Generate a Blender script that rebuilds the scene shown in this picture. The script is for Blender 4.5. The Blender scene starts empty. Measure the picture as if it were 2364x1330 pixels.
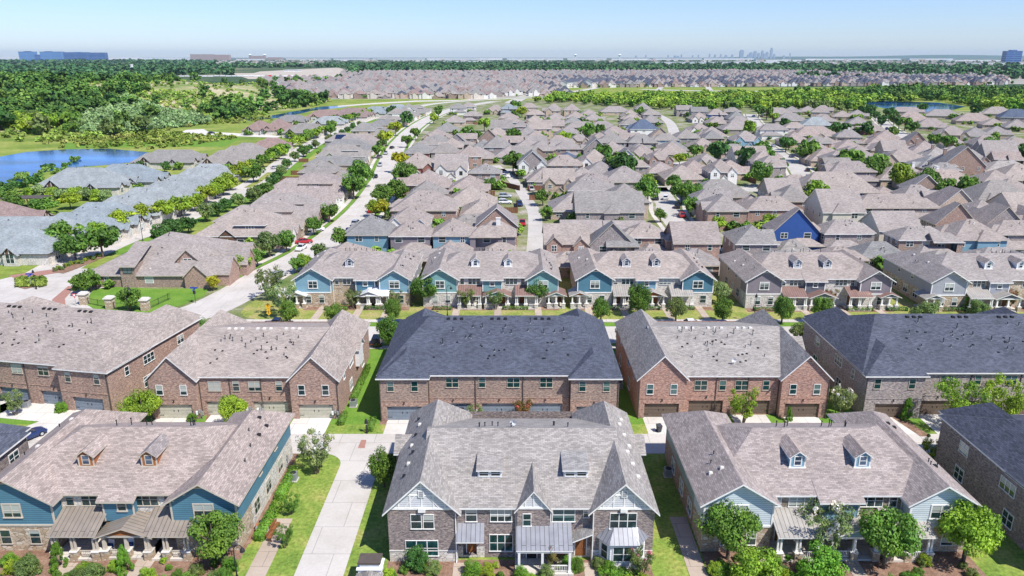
import bpy, math, random
import numpy as np
from mathutils import Vector
R=math.radians
S=bpy.context.scene
COL=S.collection
# ------------------------------------------------------------------ camera, sky, sun, exposure
FPX,CU,CV,CH=1700.0,1182.0,665.0,49.0
PITCH=math.atan(533/FPX)
sP,cP=math.sin(PITCH),math.cos(PITCH)
cam=bpy.data.cameras.new('camera'); co=bpy.data.objects.new('camera',cam); COL.objects.link(co)
cam.sensor_width=36; cam.lens=36*FPX/2364; cam.clip_start=1; cam.clip_end=90000
co.location=(0,0,CH); co.rotation_euler=(math.pi/2-PITCH,0,0); S.camera=co
S.render.resolution_x=1024; S.render.resolution_y=576
SUN=Vector((1.5,-1.35,2.75)).normalized()
W=bpy.data.worlds.new('World'); S.world=W; W.use_nodes=True
nt=W.node_tree; bg=nt.nodes['Background']; sky=nt.nodes.new('ShaderNodeTexSky')
sky.sky_type='NISHITA'; sky.sun_disc=False; sky.sun_elevation=math.asin(SUN.z); sky.sun_rotation=math.atan2(SUN.x,SUN.y)
sky.altitude=200; sky.air_density=1.0; sky.dust_density=0.25; sky.ozone_density=3.0
hs=nt.nodes.new('ShaderNodeMix'); hs.data_type='RGBA'; hs.blend_type='MULTIPLY'; hs.inputs[0].default_value=1; nt.links.new(sky.outputs[0],hs.inputs[6]); hs.inputs[7].default_value=(.83,.945,1.28,1)
nt.links.new(hs.outputs[2],bg.inputs[0]); bg.inputs[1].default_value=0.104
sl=bpy.data.lights.new('sun','SUN'); sl.energy=5.0; sl.angle=R(.5); sl.color=(1,.955,.89)
so=bpy.data.objects.new('sun',sl); COL.objects.link(so); so.location=(60,-40,200); so.rotation_euler=(-SUN).to_track_quat('-Z','Y').to_euler()
S.view_settings.view_transform='Standard'; S.view_settings.look='None'; S.view_settings.exposure=0.33; S.view_settings.gamma=1
S.cycles.max_bounces=6; S.cycles.transparent_max_bounces=8; S.cycles.volume_bounces=0; S.cycles.caustics_reflective=False; S.cycles.caustics_refractive=False

def at(u,v,h=0.0):
    """point of the place that the photo shows at pixel u,v, at height h above the ground"""
    a=(u-CU)/FPX; b=(v-CV)/FPX; t=(CH-h)/(sP+b*cP)
    return (a*t,t*(cP-b*sP))
rnd=random.Random(7); nrng=np.random.default_rng(7)
# ------------------------------------------------------------------ materials
MATS={}
class NT:
    def __init__(s,name,rough=.85,spec=.3):
        s.m=bpy.data.materials.new(name); s.m.use_nodes=True; s.t=s.m.node_tree
        s.b=s.t.nodes['Principled BSDF']; s.b.inputs['Roughness'].default_value=rough; s.b.inputs['Specular IOR Level'].default_value=spec
    def n(s,k,**kw):
        x=s.t.nodes.new('ShaderNode'+k)
        for a,b in kw.items(): setattr(x,a,b)
        return x
    def l(s,a,b): s.t.links.new(a,b)
    def mix(s,fac,a,b,mode='MIX'):
        x=s.n('Mix',data_type='RGBA',blend_type=mode)
        for i,val in ((0,fac),(6,a),(7,b)):
            if hasattr(val,'is_linked'): s.l(val,x.inputs[i])
            else: x.inputs[i].default_value=val if i==0 else (*val[:3],1)
        return x.outputs[2]
    def noise(s,co,scale,detail=4,rough=.6):
        x=s.n('TexNoise'); x.inputs['Scale'].default_value=scale; x.inputs['Detail'].default_value=detail; x.inputs['Roughness'].default_value=rough
        if co is not None: s.l(co,x.inputs['Vector'])
        return x.outputs['Fac']
    def ramp(s,fac,stops):
        x=s.n('ValToRGB'); e=x.color_ramp.elements
        while len(e)<len(stops): e.new(.5)
        for i,(p,c) in enumerate(stops): e[i].position=p; e[i].color=(*c,1) if len(c)==3 else c
        s.l(fac,x.inputs[0]); return x.outputs[0]
    def bricks(s,co,c1,c2,cm,w,h,ms):
        x=s.n('TexBrick'); s.l(co,x.inputs['Vector'])
        for k,v in (('Color1',(*c1,1)),('Color2',(*c2,1)),('Mortar',(*cm,1)),('Scale',1),('Mortar Size',ms),('Brick Width',w),('Row Height',h),('Bias',0.0)): x.inputs[k].default_value=v
        return x.outputs[0]
    def rand(s): return s.n('ObjectInfo').outputs['Random']
    def out(s,c): s.l(c,s.b.inputs['Base Color'])
def g3(v): return (v,v,v)
def sc(c,k): return tuple(min(1,x*k) for x in c)
def reg(key,t): MATS[key]=t.m; return t
def plain(key,c,rough=.7,metal=0,spec=.3):
    t=NT(key,rough,spec); t.b.inputs['Base Color'].default_value=(*c,1); t.b.inputs['Metallic'].default_value=metal
    tc=t.n('TexCoord'); nz=t.noise(tc.outputs['Object'],1.7,5); t.out(t.mix(1,c,t.ramp(nz,[(.3,g3(.86)),(.7,g3(1.1))]),'MULTIPLY')); reg(key,t)
def shingle(key,c,var=.22,patch=.12):
    t=NT(key,.9,.2); tc=t.n('TexCoord'); uv=tc.outputs['UV']; ob=tc.outputs['Object']
    br=t.bricks(uv,sc(c,1-var),sc(c,1+var),sc(c,.66),.5,.2,.018)
    n1=t.noise(ob,.35,3); n2=t.noise(uv,5.5,3,.75)
    x=t.mix(1,br,t.ramp(n1,[(.3,g3(1-patch)),(.7,g3(1+patch))]),'MULTIPLY')
    x=t.mix(1,x,t.ramp(n2,[(.3,g3(.8)),(.7,g3(1.18))]),'MULTIPLY')
    x=t.mix(1,x,t.ramp(t.rand(),[(0,(.84,.87,.90)),(.4,(1,1,1)),(.7,(.97,.94,.92)),(1,(1.1,1.06,1.02))]),'MULTIPLY')
    t.out(x); reg(key,t)
def brick(key,c1,c2,cm):
    t=NT(key,.9,.2); tc=t.n('TexCoord'); uv=tc.outputs['UV']
    br=t.bricks(uv,c1,c2,cm,.3,.1,.012)
    mp=t.n('Mapping'); mp.inputs['Scale'].default_value=(1,2.2,1); t.l(uv,mp.inputs[0]); n=t.noise(mp.outputs[0],2.6,4,.85); x=t.mix(1,br,t.ramp(n,[(.36,(.5,.48,.5)),(.5,(1,1,1)),(.62,(1.65,1.55,1.45))]),'MULTIPLY')
    n=t.noise(uv,.5,3); x=t.mix(1,x,t.ramp(n,[(.3,(.9,.88,.9)),(.7,(1.12,1.08,1.04))]),'MULTIPLY'); t.out(x); reg(key,t)
def stone(key,a,b,c):
    t=NT(key,.9,.2); tc=t.n('TexCoord'); mp=t.n('Mapping'); mp.inputs['Scale'].default_value=(1,1.9,1); t.l(tc.outputs['UV'],mp.inputs[0])
    v=t.n('TexVoronoi'); v.inputs['Scale'].default_value=1.9; t.l(mp.outputs[0],v.inputs['Vector'])
    e=t.n('TexVoronoi',feature='DISTANCE_TO_EDGE'); e.inputs['Scale'].default_value=1.9; t.l(mp.outputs[0],e.inputs['Vector'])
    sp=t.n('SeparateColor'); t.l(v.outputs['Color'],sp.inputs[0])
    x=t.ramp(sp.outputs[0],[(0,a),(.4,b),(.75,c),(1,sc(b,.7))]); 
    x=t.mix(t.ramp(e.outputs[0],[(.02,g3(0)),(.07,g3(1))]),sc(b,.55),x); t.out(x); reg(key,t)
def siding(key,c):
    t=NT(key,.6,.3); tc=t.n('TexCoord'); br=t.bricks(tc.outputs['UV'],c,sc(c,1.05),sc(c,.45),90,.24,.02)  # dark lines put the shade of the gaps between boards into the colour
    n=t.noise(tc.outputs['UV'],.8,3); t.out(t.mix(1,br,t.ramp(n,[(.3,g3(.93)),(.7,g3(1.06))]),'MULTIPLY')); reg(key,t)
def seam(key,c,metal=.08):
    t=NT(key,.45,.5); t.b.inputs['Metallic'].default_value=metal; tc=t.n('TexCoord'); mp=t.n('Mapping'); mp.inputs['Rotation'].default_value=(0,0,R(90)); t.l(tc.outputs['UV'],mp.inputs[0])
    br=t.bricks(mp.outputs[0],c,sc(c,1.1),sc(c,.35),90,.46,.03); n=t.noise(tc.outputs['Object'],.9,4); t.out(t.mix(1,br,t.ramp(n,[(.3,g3(.85)),(.7,g3(1.12))]),'MULTIPLY')); reg(key,t)
def ground(key,stops,scale,fine=2.0,famp=.3,rough=.95):
    t=NT(key,rough,.1); g=t.n('NewGeometry').outputs['Position']; x=t.ramp(t.noise(g,scale,6,.62),stops)
    n=t.noise(g,fine,3,.7); x=t.mix(1,x,t.ramp(n,[(.3,g3(1-famp)),(.7,g3(1+famp))]),'MULTIPLY'); t.out(x); reg(key,t)
def concrete(key,c,joint=4.6):
    t=NT(key,.85,.25); g=t.n('NewGeometry').outputs['Position']
    br=t.bricks(g,c,sc(c,1.04),sc(c,.62),joint,joint,.035); n=t.noise(g,.14,7,.7); n2=t.noise(g,3,4,.7)
    x=t.mix(1,br,t.ramp(n,[(.3,(.80,.785,.76)),(.55,g3(1.0)),(.7,g3(1.05))]),'MULTIPLY'); x=t.mix(1,x,t.ramp(n2,[(.3,g3(.93)),(.7,g3(1.05))]),'MULTIPLY'); t.out(x); reg(key,t)
def leaf(key,trans=.25,scale=1.3):
    t=NT(key,.55,.25); oi=t.n('ObjectInfo'); tc=t.n('TexCoord'); n=t.noise(tc.outputs['Object'],scale,3,.7)
    x=t.mix(1,oi.outputs['Color'],t.ramp(n,[(.3,(.62,.72,.7)),(.5,(1,1,1)),(.72,(1.5,1.3,.95))]),'MULTIPLY')
    at_=t.n('Attribute',attribute_name='tint'); x=t.mix(1,x,t.ramp(at_.outputs['Fac'],[(0,g3(.6)),(1,g3(1.4))]),'MULTIPLY'); t.out(x)
    tr=t.n('BsdfTranslucent'); t.l(x,tr.inputs[0]); ms=t.n('MixShader'); ms.inputs[0].default_value=trans
    t.l(t.b.outputs[0],ms.inputs[1]); t.l(tr.outputs[0],ms.inputs[2]); t.l(ms.outputs[0],t.t.nodes['Material Output'].inputs[0]); reg(key,t)
def glass(key,c,blind):
    t=NT(key,.08,.6); tc=t.n('TexCoord'); sp=t.n('SeparateXYZ'); t.l(tc.outputs['Generated'],sp.inputs[0]); r=t.rand()
    a=t.n('Math',operation='GREATER_THAN'); t.l(sp.outputs[2],a.inputs[0]); m=t.n('Math',operation='MULTIPLY_ADD'); t.l(r,m.inputs[0]); m.inputs[1].default_value=1.5; m.inputs[2].default_value=.02; t.l(m.outputs[0],a.inputs[1])
    n=t.noise(tc.outputs['Object'],1.6,2); cc=t.ramp(n,[(.35,sc(c,.4)),(.6,c),(.75,sc(c,2.2))]); t.out(t.mix(a.outputs[0],cc,blind)); reg(key,t)
shingle('sh_tan',(.318,.282,.262)); shingle('sh_grey',(.262,.25,.238)); shingle('sh_rose',(.325,.277,.256),.26)
shingle('sh_navy',(.085,.095,.125),.3); shingle('sh_pale',(.275,.31,.325),.18,.16); shingle('sh_brown',(.27,.20,.185)); shingle('sh_grey2',(.31,.295,.28),.26)
shingle('sh_dkblue',(.10,.13,.19)); shingle('sh_lite',(.44,.40,.37))
brick('br_red',(.30,.14,.10),(.42,.25,.19),(.40,.36,.33)); brick('br_brown',(.22,.15,.12),(.34,.25,.20),(.36,.33,.3)); brick('br_tan',(.40,.31,.23),(.52,.42,.33),(.48,.44,.4))
brick('br_grey',(.17,.15,.15),(.36,.33,.32),(.38,.36,.35)); brick('br_dark',(.13,.105,.10),(.30,.25,.235),(.32,.3,.29)); brick('br_rust',(.27,.155,.12),(.40,.28,.22),(.36,.32,.29)); brick('br_crimson',(.30,.10,.085),(.38,.16,.12),(.3,.2,.18))
stone('st_tan',(.55,.45,.33),(.42,.32,.22),(.62,.55,.45)); stone('st_pale',(.66,.63,.57),(.58,.54,.48),(.72,.69,.64)); stone('st_dark',(.33,.27,.21),(.23,.19,.15),(.42,.36,.29))
for k,c in dict(sd_blue=(.085,.205,.28),sd_teal=(.19,.36,.37),sd_sky=(.21,.37,.46),sd_grey=(.36,.37,.40),sd_mauve=(.24,.21,.235),sd_white=(.80,.80,.79),sd_pale=(.58,.65,.68),sd_navy=(.03,.08,.24),sd_royal=(.035,.095,.30),sd_cedar=(.36,.13,.045),sd_sage=(.28,.36,.35),sd_slate=(.14,.15,.18),sd_lgrey=(.60,.61,.635)).items(): siding(k,c)
plain('stucco',(.74,.72,.68)); plain('cream',(.62,.57,.49)); plain('trim',(.78,.77,.74)); plain('trim_tan',(.52,.46,.38)); plain('trim_dark',(.10,.08,.07)); plain('dark',(.02,.02,.022)); plain('black',(.025,.025,.028),.5); plain('white',(.8,.8,.8),.5)
plain('gd_grey',(.20,.24,.29),.5); plain('gd_cream',(.46,.45,.37),.5); plain('gd_brown',(.14,.105,.08),.5); plain('gd_tan',(.34,.31,.27),.5); plain('wood_door',(.25,.10,.04),.5); plain('timber',(.14,.08,.055)); plain('fence_wood',(.20,.085,.05)); plain('fence_grey',(.2,.16,.13))
plain('bark',(.13,.10,.075),.95); plain('metal_grey',(.42,.43,.44),.4,.5); plain('solar',(.02,.035,.09),.2,.3,.6); plain('brickpave',(.36,.19,.15)); plain('mulch',(.27,.17,.12)); plain('blueplastic',(.02,.09,.35),.5)
plain('yellow',(.85,.48,.02),.5); plain('redsign',(.6,.02,.03),.5); plain('bluesign',(.02,.06,.35),.5); plain('rubber',(.02,.02,.02),.8); plain('greenbin',(.03,.12,.06),.5); plain('greybin',(.06,.065,.075),.5); plain('terracotta',(.35,.14,.07)); plain('stonecap',(.66,.63,.58))
for k,c in dict(p_white=(.8,.8,.8),p_black=(.02,.02,.025),p_navy=(.02,.04,.13),p_silver=(.45,.47,.5),p_red=(.4,.02,.03),p_grey=(.15,.16,.17)).items(): plain(k,c,.25,.1,.6)
seam('mt_tan',(.265,.225,.185)); seam('mt_grey',(.25,.255,.28),.25); seam('mt_brown',(.24,.15,.125)); seam('mt_white',(.66,.68,.70)); seam('mt_light',(.36,.335,.30)); seam('mt_cedar',(.30,.14,.10))
ground('grass',[(.28,(.11,.19,.035)),(.48,(.19,.27,.05)),(.62,(.29,.31,.08)),(.76,(.36,.31,.14))],.26,2.4,.38)
ground('lawn_green',[(.3,(.10,.215,.03)),(.6,(.15,.265,.04)),(.8,(.21,.29,.055))],.3,3.5,.25)
ground('lawn_dry',[(.3,(.15,.215,.045)),(.48,(.25,.28,.07)),(.66,(.36,.31,.13))],.3,2.2,.35)
ground('yard',[(.3,(.09,.15,.035)),(.5,(.19,.21,.09)),(.65,(.36,.33,.28)),(.8,(.42,.40,.37))],.09,1.5,.3)
ground('meadow',[(.3,(.10,.17,.03)),(.5,(.20,.26,.05)),(.7,(.33,.33,.10))],.035,.5,.3)
ground('farland',[(.35,(.03,.065,.03)),(.5,(.06,.10,.045)),(.6,(.18,.18,.10)),(.72,(.40,.36,.31))],.0011,.02,.35)
ground('hill',[(.3,(.14,.21,.05)),(.45,(.26,.29,.11)),(.56,(.40,.36,.21)),(.72,(.50,.44,.31))],.02,.4,.3)
ground('subdiv',[(.3,(.12,.15,.07)),(.5,(.30,.28,.24)),(.7,(.45,.43,.40))],.03,.6,.3)
ground('bed',[(.3,(.16,.09,.06)),(.6,(.28,.18,.13)),(.8,(.36,.26,.2))],1.0,6,.35)
ground('bare',[(.3,(.36,.31,.25)),(.7,(.52,.47,.40))],.03,.4,.2)
concrete('road',(.52,.487,.447)); concrete('walk',(.57,.535,.485),1.6); concrete('drive',(.63,.60,.555),3.2); concrete('aggregate',(.45,.37,.30),2.4); concrete('farroad',(.47,.445,.41),9)
leaf('leaf'); leaf('leaf_far',.15,.25)
glass('glass',(.03,.06,.065),(.40,.43,.40)); glass('glass_teal',(.016,.065,.065),(.09,.16,.155)); glass('glass_blue',(.03,.06,.11),(.08,.12,.18)); glass('carglass',(.02,.025,.03),(.02,.025,.03))
t=NT('water',.09,.22); gg=t.n('NewGeometry').outputs['Position']; mp=t.n('Mapping'); mp.inputs['Scale'].default_value=(.012,.03,1); t.l(gg,mp.inputs[0])
t.out(t.ramp(t.noise(mp.outputs[0],1.0,5,.6),[(.34,(.010,.022,.022)),(.44,(.012,.05,.13)),(.56,(.015,.10,.36)),(.70,(.05,.22,.52))])); bm_=t.n('Bump'); bm_.inputs['Strength'].default_value=.12; bm_.inputs['Distance'].default_value=.3; t.l(t.noise(gg,.6,3),bm_.inputs['Height']); t.l(bm_.outputs[0],t.b.inputs['Normal']); reg('water',t)  # dark and bright blue streaks paint reflections into the water colour
# facade of far office blocks: rows of glass and spandrel
def office(key,a,b,h=4,w=6):
    t=NT(key,.25,.6); tc=t.n('TexCoord'); t.out(t.bricks(tc.outputs['UV'],a,sc(a,1.3),b,w,h,.9 if h<10 else 2.2)); reg(key,t)
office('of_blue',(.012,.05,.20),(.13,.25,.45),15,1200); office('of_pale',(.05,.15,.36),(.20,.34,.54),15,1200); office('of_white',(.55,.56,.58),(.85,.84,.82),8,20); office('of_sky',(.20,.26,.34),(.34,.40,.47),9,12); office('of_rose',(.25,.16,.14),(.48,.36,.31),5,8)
# ------------------------------------------------------------------ mesh helpers
class MB:
    def __init__(s): s.v=[]; s.f=[]; s.k=[]
    def poly(s,pts,key):
        i=len(s.v); s.v+= [tuple(p) for p in pts]; s.f.append(tuple(range(i,i+len(pts)))); s.k.append(key)
    def box(s,x0,x1,y0,y1,z0,z1,key,bottom=False):
        a,b,c,d=(x0,y0),(x1,y0),(x1,y1),(x0,y1)
        for p,q in ((a,b),(b,c),(c,d),(d,a)): s.poly([(*p,z0),(*q,z0),(*q,z1),(*p,z1)],key)
        s.poly([(*a,z1),(*b,z1),(*c,z1),(*d,z1)],key)
        if bottom: s.poly([(*d,z0),(*c,z0),(*b,z0),(*a,z0)],key)
    def frustum(s,x,y,z0,z1,r0,r1,key,n=8,cap=True):
        A=[(x+r0*math.cos(2*math.pi*i/n),y+r0*math.sin(2*math.pi*i/n),z0) for i in range(n)]
        B=[(x+r1*math.cos(2*math.pi*i/n),y+r1*math.sin(2*math.pi*i/n),z1) for i in range(n)]
        for i in range(n): j=(i+1)%n; s.poly([A[i],A[j],B[j],B[i]],key)
        if cap: s.poly(B,key)
    def tube(s,p,q,r0,r1,key,n=6):
        p,q=Vector(p),Vector(q); d=(q-p).normalized(); a=d.orthogonal().normalized(); b=d.cross(a)
        A=[p+r0*(a*math.cos(2*math.pi*i/n)+b*math.sin(2*math.pi*i/n)) for i in range(n)]
        B=[q+r1*(a*math.cos(2*math.pi*i/n)+b*math.sin(2*math.pi*i/n)) for i in range(n)]
        for i in range(n): j=(i+1)%n; s.poly([A[i],A[j],B[j],B[i]],key)
        s.poly(B,key); s.poly(A[::-1],key)
    def slab(s,pts,th,key,edge=None):
        """sloped slab: top polygon pts (counter-clockwise from above), thickness straight down"""
        edge=edge or key; lo=[(p[0],p[1],p[2]-th) for p in pts]; s.poly(pts,key); s.poly(lo[::-1],edge); n=len(pts)
        for i in range(n): j=(i+1)%n; s.poly([lo[i],lo[j],pts[j],pts[i]],edge)
    def wall(s,a,b,z0,bands,holes=()):
        """upright wall from a to b, outside on the right; bands [(top,key)]; holes (s0,s1,z0,z1,depth,back)"""
        L=math.hypot(b[0]-a[0],b[1]-a[1]); dx,dy=(b[0]-a[0])/L,(b[1]-a[1])/L; nx,ny=dy,-dx
        P=lambda t,z,o=0:(a[0]+dx*t-nx*o,a[1]+dy*t-ny*o,z)
        xs=sorted({0,L,*[h[0] for h in holes],*[h[1] for h in holes]}); zs=sorted({z0,*[k[0] for k in bands],*[h[2] for h in holes],*[h[3] for h in holes]})
        for i in range(len(xs)-1):
            for j in range(len(zs)-1):
                xm,zm=(xs[i]+xs[i+1])/2,(zs[j]+zs[j+1])/2
                if any(h[0]<xm<h[1] and h[2]<zm<h[3] for h in holes): continue
                key=next((k for tp,k in bands if zm<tp),None)
                if key: s.poly([P(xs[i],zs[j]),P(xs[i+1],zs[j]),P(xs[i+1],zs[j+1]),P(xs[i],zs[j+1])],key)
        for h in holes:
            q=[(h[0],h[2]),(h[1],h[2]),(h[1],h[3]),(h[0],h[3])]; rk=next((k for tp,k in bands if (h[2]+h[3])/2<tp),'trim')
            for i in range(4):
                u,w=q[i],q[(i+1)%4]; s.poly([P(*u),P(*w),P(*w,h[4]),P(*u,h[4])],rk)
            if h[5]: s.poly([P(*p,h[4]) for p in q],h[5])
    def roof(s,x0,x1,y0,y1,ze,sl,axis,hip=(0,0),oh=.45,key='sh_tan',edge='trim',th=.2,gw=None):
        """gable/hip roof over the wall rectangle; hip = inset of the ridge ends (0 gable, -1 equal slopes); gw = gable wall material"""
        X0,X1,Y0,Y1=x0-oh,x1+oh,y0-oh,y1+oh
        T=(lambda p:(p[0],p[1],p[2])) if axis=='x' else (lambda p:(p[1],p[0],p[2]))
        if axis=='y': X0,X1,Y0,Y1=Y0,Y1,X0,X1; wx0,wx1,wy0,wy1=y0,y1,x0,x1
        else: wx0,wx1,wy0,wy1=x0,x1,y0,y1
        fl=(lambda f:f) if axis=='x' else (lambda f:f[::-1])
        half=(Y1-Y0)/2; yc=(Y0+Y1)/2; zl=ze-oh*sl; zr=zl+half*sl
        h0,h1=[half if h==-1 else h for h in hip]
        if h0+h1>X1-X0: k=(X1-X0)/(h0+h1); h0*=k; h1*=k
        e00,e10,e11,e01=(X0,Y0,zl),(X1,Y0,zl),(X1,Y1,zl),(X0,Y1,zl); r0,r1=(X0+h0,yc,zr),(X1-h1,yc,zr)
        tops=[[e00,e10,r1,r0],[e11,e01,r0,r1]]
        if h0>0: tops.append([e01,e00,r0])
        if h1>0: tops.append([e10,e11,r1])
        if abs(r1[0]-r0[0])<.02: tops[0]=[e00,e10,r0]; tops[1]=[e11,e01,r0]
        dn=lambda p:(p[0],p[1],p[2]-th)
        for f in tops: s.poly(fl([T(p) for p in f]),key); s.poly(fl([T(dn(p)) for p in f[::-1]]),edge)
        per=[e00,e10]+([r1] if h1==0 else [])+[e11,e01]+([r0] if h0==0 else [])
        for i in range(len(per)):
            p,q=per[i],per[(i+1)%len(per)]; s.poly(fl([T(dn(p)),T(dn(q)),T(q),T(p)]),edge)
        if gw:
            for hh,wx,f in ((h0,wx0,0),(h1,wx1,1)):
                if hh==0:
                    g=[(wx,wy1,ze-.01),(wx,wy0,ze-.01),(wx,yc,zr-.06)]
                    gw.poly(fl([T(p) for p in (g if f==0 else [g[1],g[0],g[2]])]),gw.gkey)
        return zr
    def build(s,name,parent=None,smooth=False):
        me=bpy.data.meshes.new(name); me.from_pydata(s.v,[],s.f); keys=[]
        for k in s.k:
            if k not in keys: keys.append(k)
        for k in keys: me.materials.append(MATS[k])
        ix={k:i for i,k in enumerate(keys)}; me.polygons.foreach_set('material_index',[ix[k] for k in s.k])
        uv=me.uv_layers.new(name='UVMap'); V=np.array(s.v,dtype=float).reshape(-1,3); U=np.zeros((sum(map(len,s.f)),2)); c=0
        for f in s.f:
            p=V[list(f)]; n=np.cross(p[1]-p[0],p[2]-p[0])
            if len(f)>3: n=n+np.cross(p[2]-p[0],p[3]-p[0])
            l=np.linalg.norm(n); n=n/l if l>1e-9 else np.array((0,0,1.))
            if abs(n[2])>.999: t=np.array((1.,0,0)); b=np.array((0,1.,0))
            else: t=np.array((-n[1],n[0],0)); t/=np.linalg.norm(t); b=np.cross(n,t)
            U[c:c+len(f),0]=p@t; U[c:c+len(f),1]=p@b; c+=len(f)
        uv.data.foreach_set('uv',U.ravel())
        if smooth: me.polygons.foreach_set('use_smooth',[True]*len(s.f))
        return link(name,me,parent)
def link(name,data,parent=None,loc=(0,0,0),rz=0,scale=None):
    o=bpy.data.objects.new(name,data); COL.objects.link(o); o.location=loc
    if rz: o.rotation_euler=(0,0,rz)
    if scale: o.scale=scale
    if parent: o.parent=parent
    return o
def tag(o,label,cat,group=None,kind=None):
    o['label']=label; o['category']=cat
    if group: o['group']=group
    if kind: o['kind']=kind
    return o
def thing(name,label,cat,loc=(0,0,0),rz=0,group=None): return tag(link(name,None,None,loc,rz),label,cat,group)
ORD='first second third fourth fifth sixth seventh eighth ninth tenth eleventh twelfth thirteenth fourteenth fifteenth sixteenth seventeenth eighteenth nineteenth'.split()
TEN={2:('twenty','twentieth'),3:('thirty','thirtieth'),4:('forty','fortieth'),5:('fifty','fiftieth'),6:('sixty','sixtieth'),7:('seventy','seventieth'),8:('eighty','eightieth'),9:('ninety','ninetieth')}
def ordw(n):
    if n<20: return ORD[n-1]
    if n>=100: return f'{n}th'
    a,b=divmod(n,10); return TEN[a][1] if b==0 else TEN[a][0]+'-'+ORD[b-1]
# --- surfaces of the setting
def area(name,pts,z,key,kind='structure',px=True,h=0):
    P=[at(*p,h) if px else p for p in pts]
    a=sum(P[i][0]*P[(i+1)%len(P)][1]-P[(i+1)%len(P)][0]*P[i][1] for i in range(len(P)))
    if a<0: P=P[::-1]
    m=MB(); m.poly([(x,y,z) for x,y in P],key); o=m.build(name); o['kind']=kind; return o
def smooth_line(P,n=6):
    out=[]
    for i in range(len(P)-1):
        p0,p1,p2,p3=P[max(0,i-1)],P[i],P[i+1],P[min(len(P)-1,i+2)]
        for j in range(n):
            t=j/n; out.append(tuple(.5*(2*p1[k]+(p2[k]-p0[k])*t+(2*p0[k]-5*p1[k]+4*p2[k]-p3[k])*t*t+(3*p1[k]-p0[k]-3*p2[k]+p3[k])*t**3) for k in (0,1)))
    return out+[P[-1]]
def strip(name,line,w,z,key,off=0,kerb=None):
    """ribbon of width w along a line of ground points, shifted sideways by off"""
    m=MB(); L=[]
    for i,p in enumerate(line):
        q0=line[max(0,i-1)]; q1=line[min(len(line)-1,i+1)]; d=Vector((q1[0]-q0[0],q1[1]-q0[1])).normalized(); n=Vector((d.y,-d.x))
        c=Vector(p)+n*off; L.append((c-n*w/2,c+n*w/2))
    for (a,b),(c,d) in zip(L,L[1:]): m.poly([(*a,z),(*b,z),(*d,z),(*c,z)],key)
    if kerb:
        for (a,b),(c,d) in zip(L,L[1:]):
            m.poly([(*c,z),(*c,0),(*a,0),(*a,z)],key); m.poly([(*b,z),(*b,0),(*d,0),(*d,z)],key)
    o=m.build(name); o['kind']='structure'; return o
# ------------------------------------------------------------------ the setting
def gridsheet(name,x0,x1,y0,y1,nx,ny,fz,key):
    m=MB()
    xs=np.linspace(x0,x1,nx); ys=np.linspace(y0,y1,ny)
    me=bpy.data.meshes.new(name); v=[(x,y,fz(x,y)) for y in ys for x in xs]; f=[(j*nx+i,j*nx+i+1,(j+1)*nx+i+1,(j+1)*nx+i) for j in range(ny-1) for i in range(nx-1)]
    me.from_pydata(v,[],f); me.materials.append(MATS[key]); me.polygons.foreach_set('use_smooth',[True]*len(f)); o=link(name,me); o['kind']='structure'; return o
def box_area(name,x0,x1,y0,y1,z,key): return area(name,[(x0,y0),(x1,y0),(x1,y1),(x0,y1)],z,key,px=False)
box_area('ground',-45000,45000,-60,70000,-.05,'farland')
box_area('meadow',-620,700,120,1300,-.03,'meadow')
def hill(x,y):
    a=1/(1+math.exp((x+315+.12*(y-850))/24)); b=math.exp(-((y-900)/(190 if y<900 else 260))**2); n=2.2*math.sin(x*.021+1)*math.sin(y*.017)+1.5*math.sin(x*.05+y*.03)
    return max(0,(19+n)*a*b-.25)
gridsheet('hillside',-1300,-200,480,1500,90,90,lambda x,y:hill(x,y)-.06,'hill')
# neighbourhood ground: yards and lawns between the houses
area('yard_ground',[(-65,132),(140,132),(330,170),(520,420),(520,700),(400,730),(240,800),(60,905),(-60,905),(-85,800),(-100,600),(-96,400),(-92,300),(-88,215),(-93,160)],-.02,'yard',px=False)
area('subdivision_ground',[(-230,925),(60,945),(75,1280),(1100,1480),(2600,2380),(-560,2460)],-.02,'subdiv',px=False)
area('subdivision_ground',[(-380,1750),(-560,2460),(-900,2460),(-620,1800)],-.015,'bare',px=False)
# townhouse quarter
box_area('lawn',-110,130,40,92.6,-.012,'grass'); box_area('lawn',-110,130,92.6,121.6,-.012,'lawn_green'); box_area('lawn',-47,130,133.2,170,-.012,'lawn_dry')
box_area('alley',-100,130,84.6,89.8,.012,'road')
box_area('alley',-21.6,-16.7,40,84.6,.012,'road')
m=MB(); fil=[(-21.6,84.6)]+[(-24.6+3*math.cos(t),81.6+3*math.sin(t)) for t in np.linspace(0,math.pi/2,8)]; m.poly([(x,y,.012) for x,y in fil[::-1]],'road'); m.build('alley_corner')['kind']='structure'
box_area('street',-62,130,123.2,131.8,.004,'road')
box_area('kerb_strip',-48,130,131.8,134.0,.016,'lawn_green'); box_area('sidewalk',-52,130,134.0,135.6,.06,'walk'); box_area('sidewalk',-52,130,120.4,121.8,.06,'walk')
BL=smooth_line([(-84,128.5),(-72,131.5),(-63.5,140),(-59.8,152),(-57.3,168),(-53.2,186),(-50.6,214.5),(-50.4,255.3),(-54.5,313.7),(-60.8,369),(-67.5,450),(-71,560),(-67,672),(-52,780),(-20,880)])
strip('street',BL,10.4,.008,'road'); strip('sidewalk',BL[24:],1.5,.06,'walk',7.6); strip('sidewalk',BL[20:],1.5,.06,'walk',-7.6); strip('verge',BL[24:],1.3,.03,'lawn_green',6.1); strip('verge',BL[20:],1.3,.03,'lawn_green',-6.1)
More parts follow.
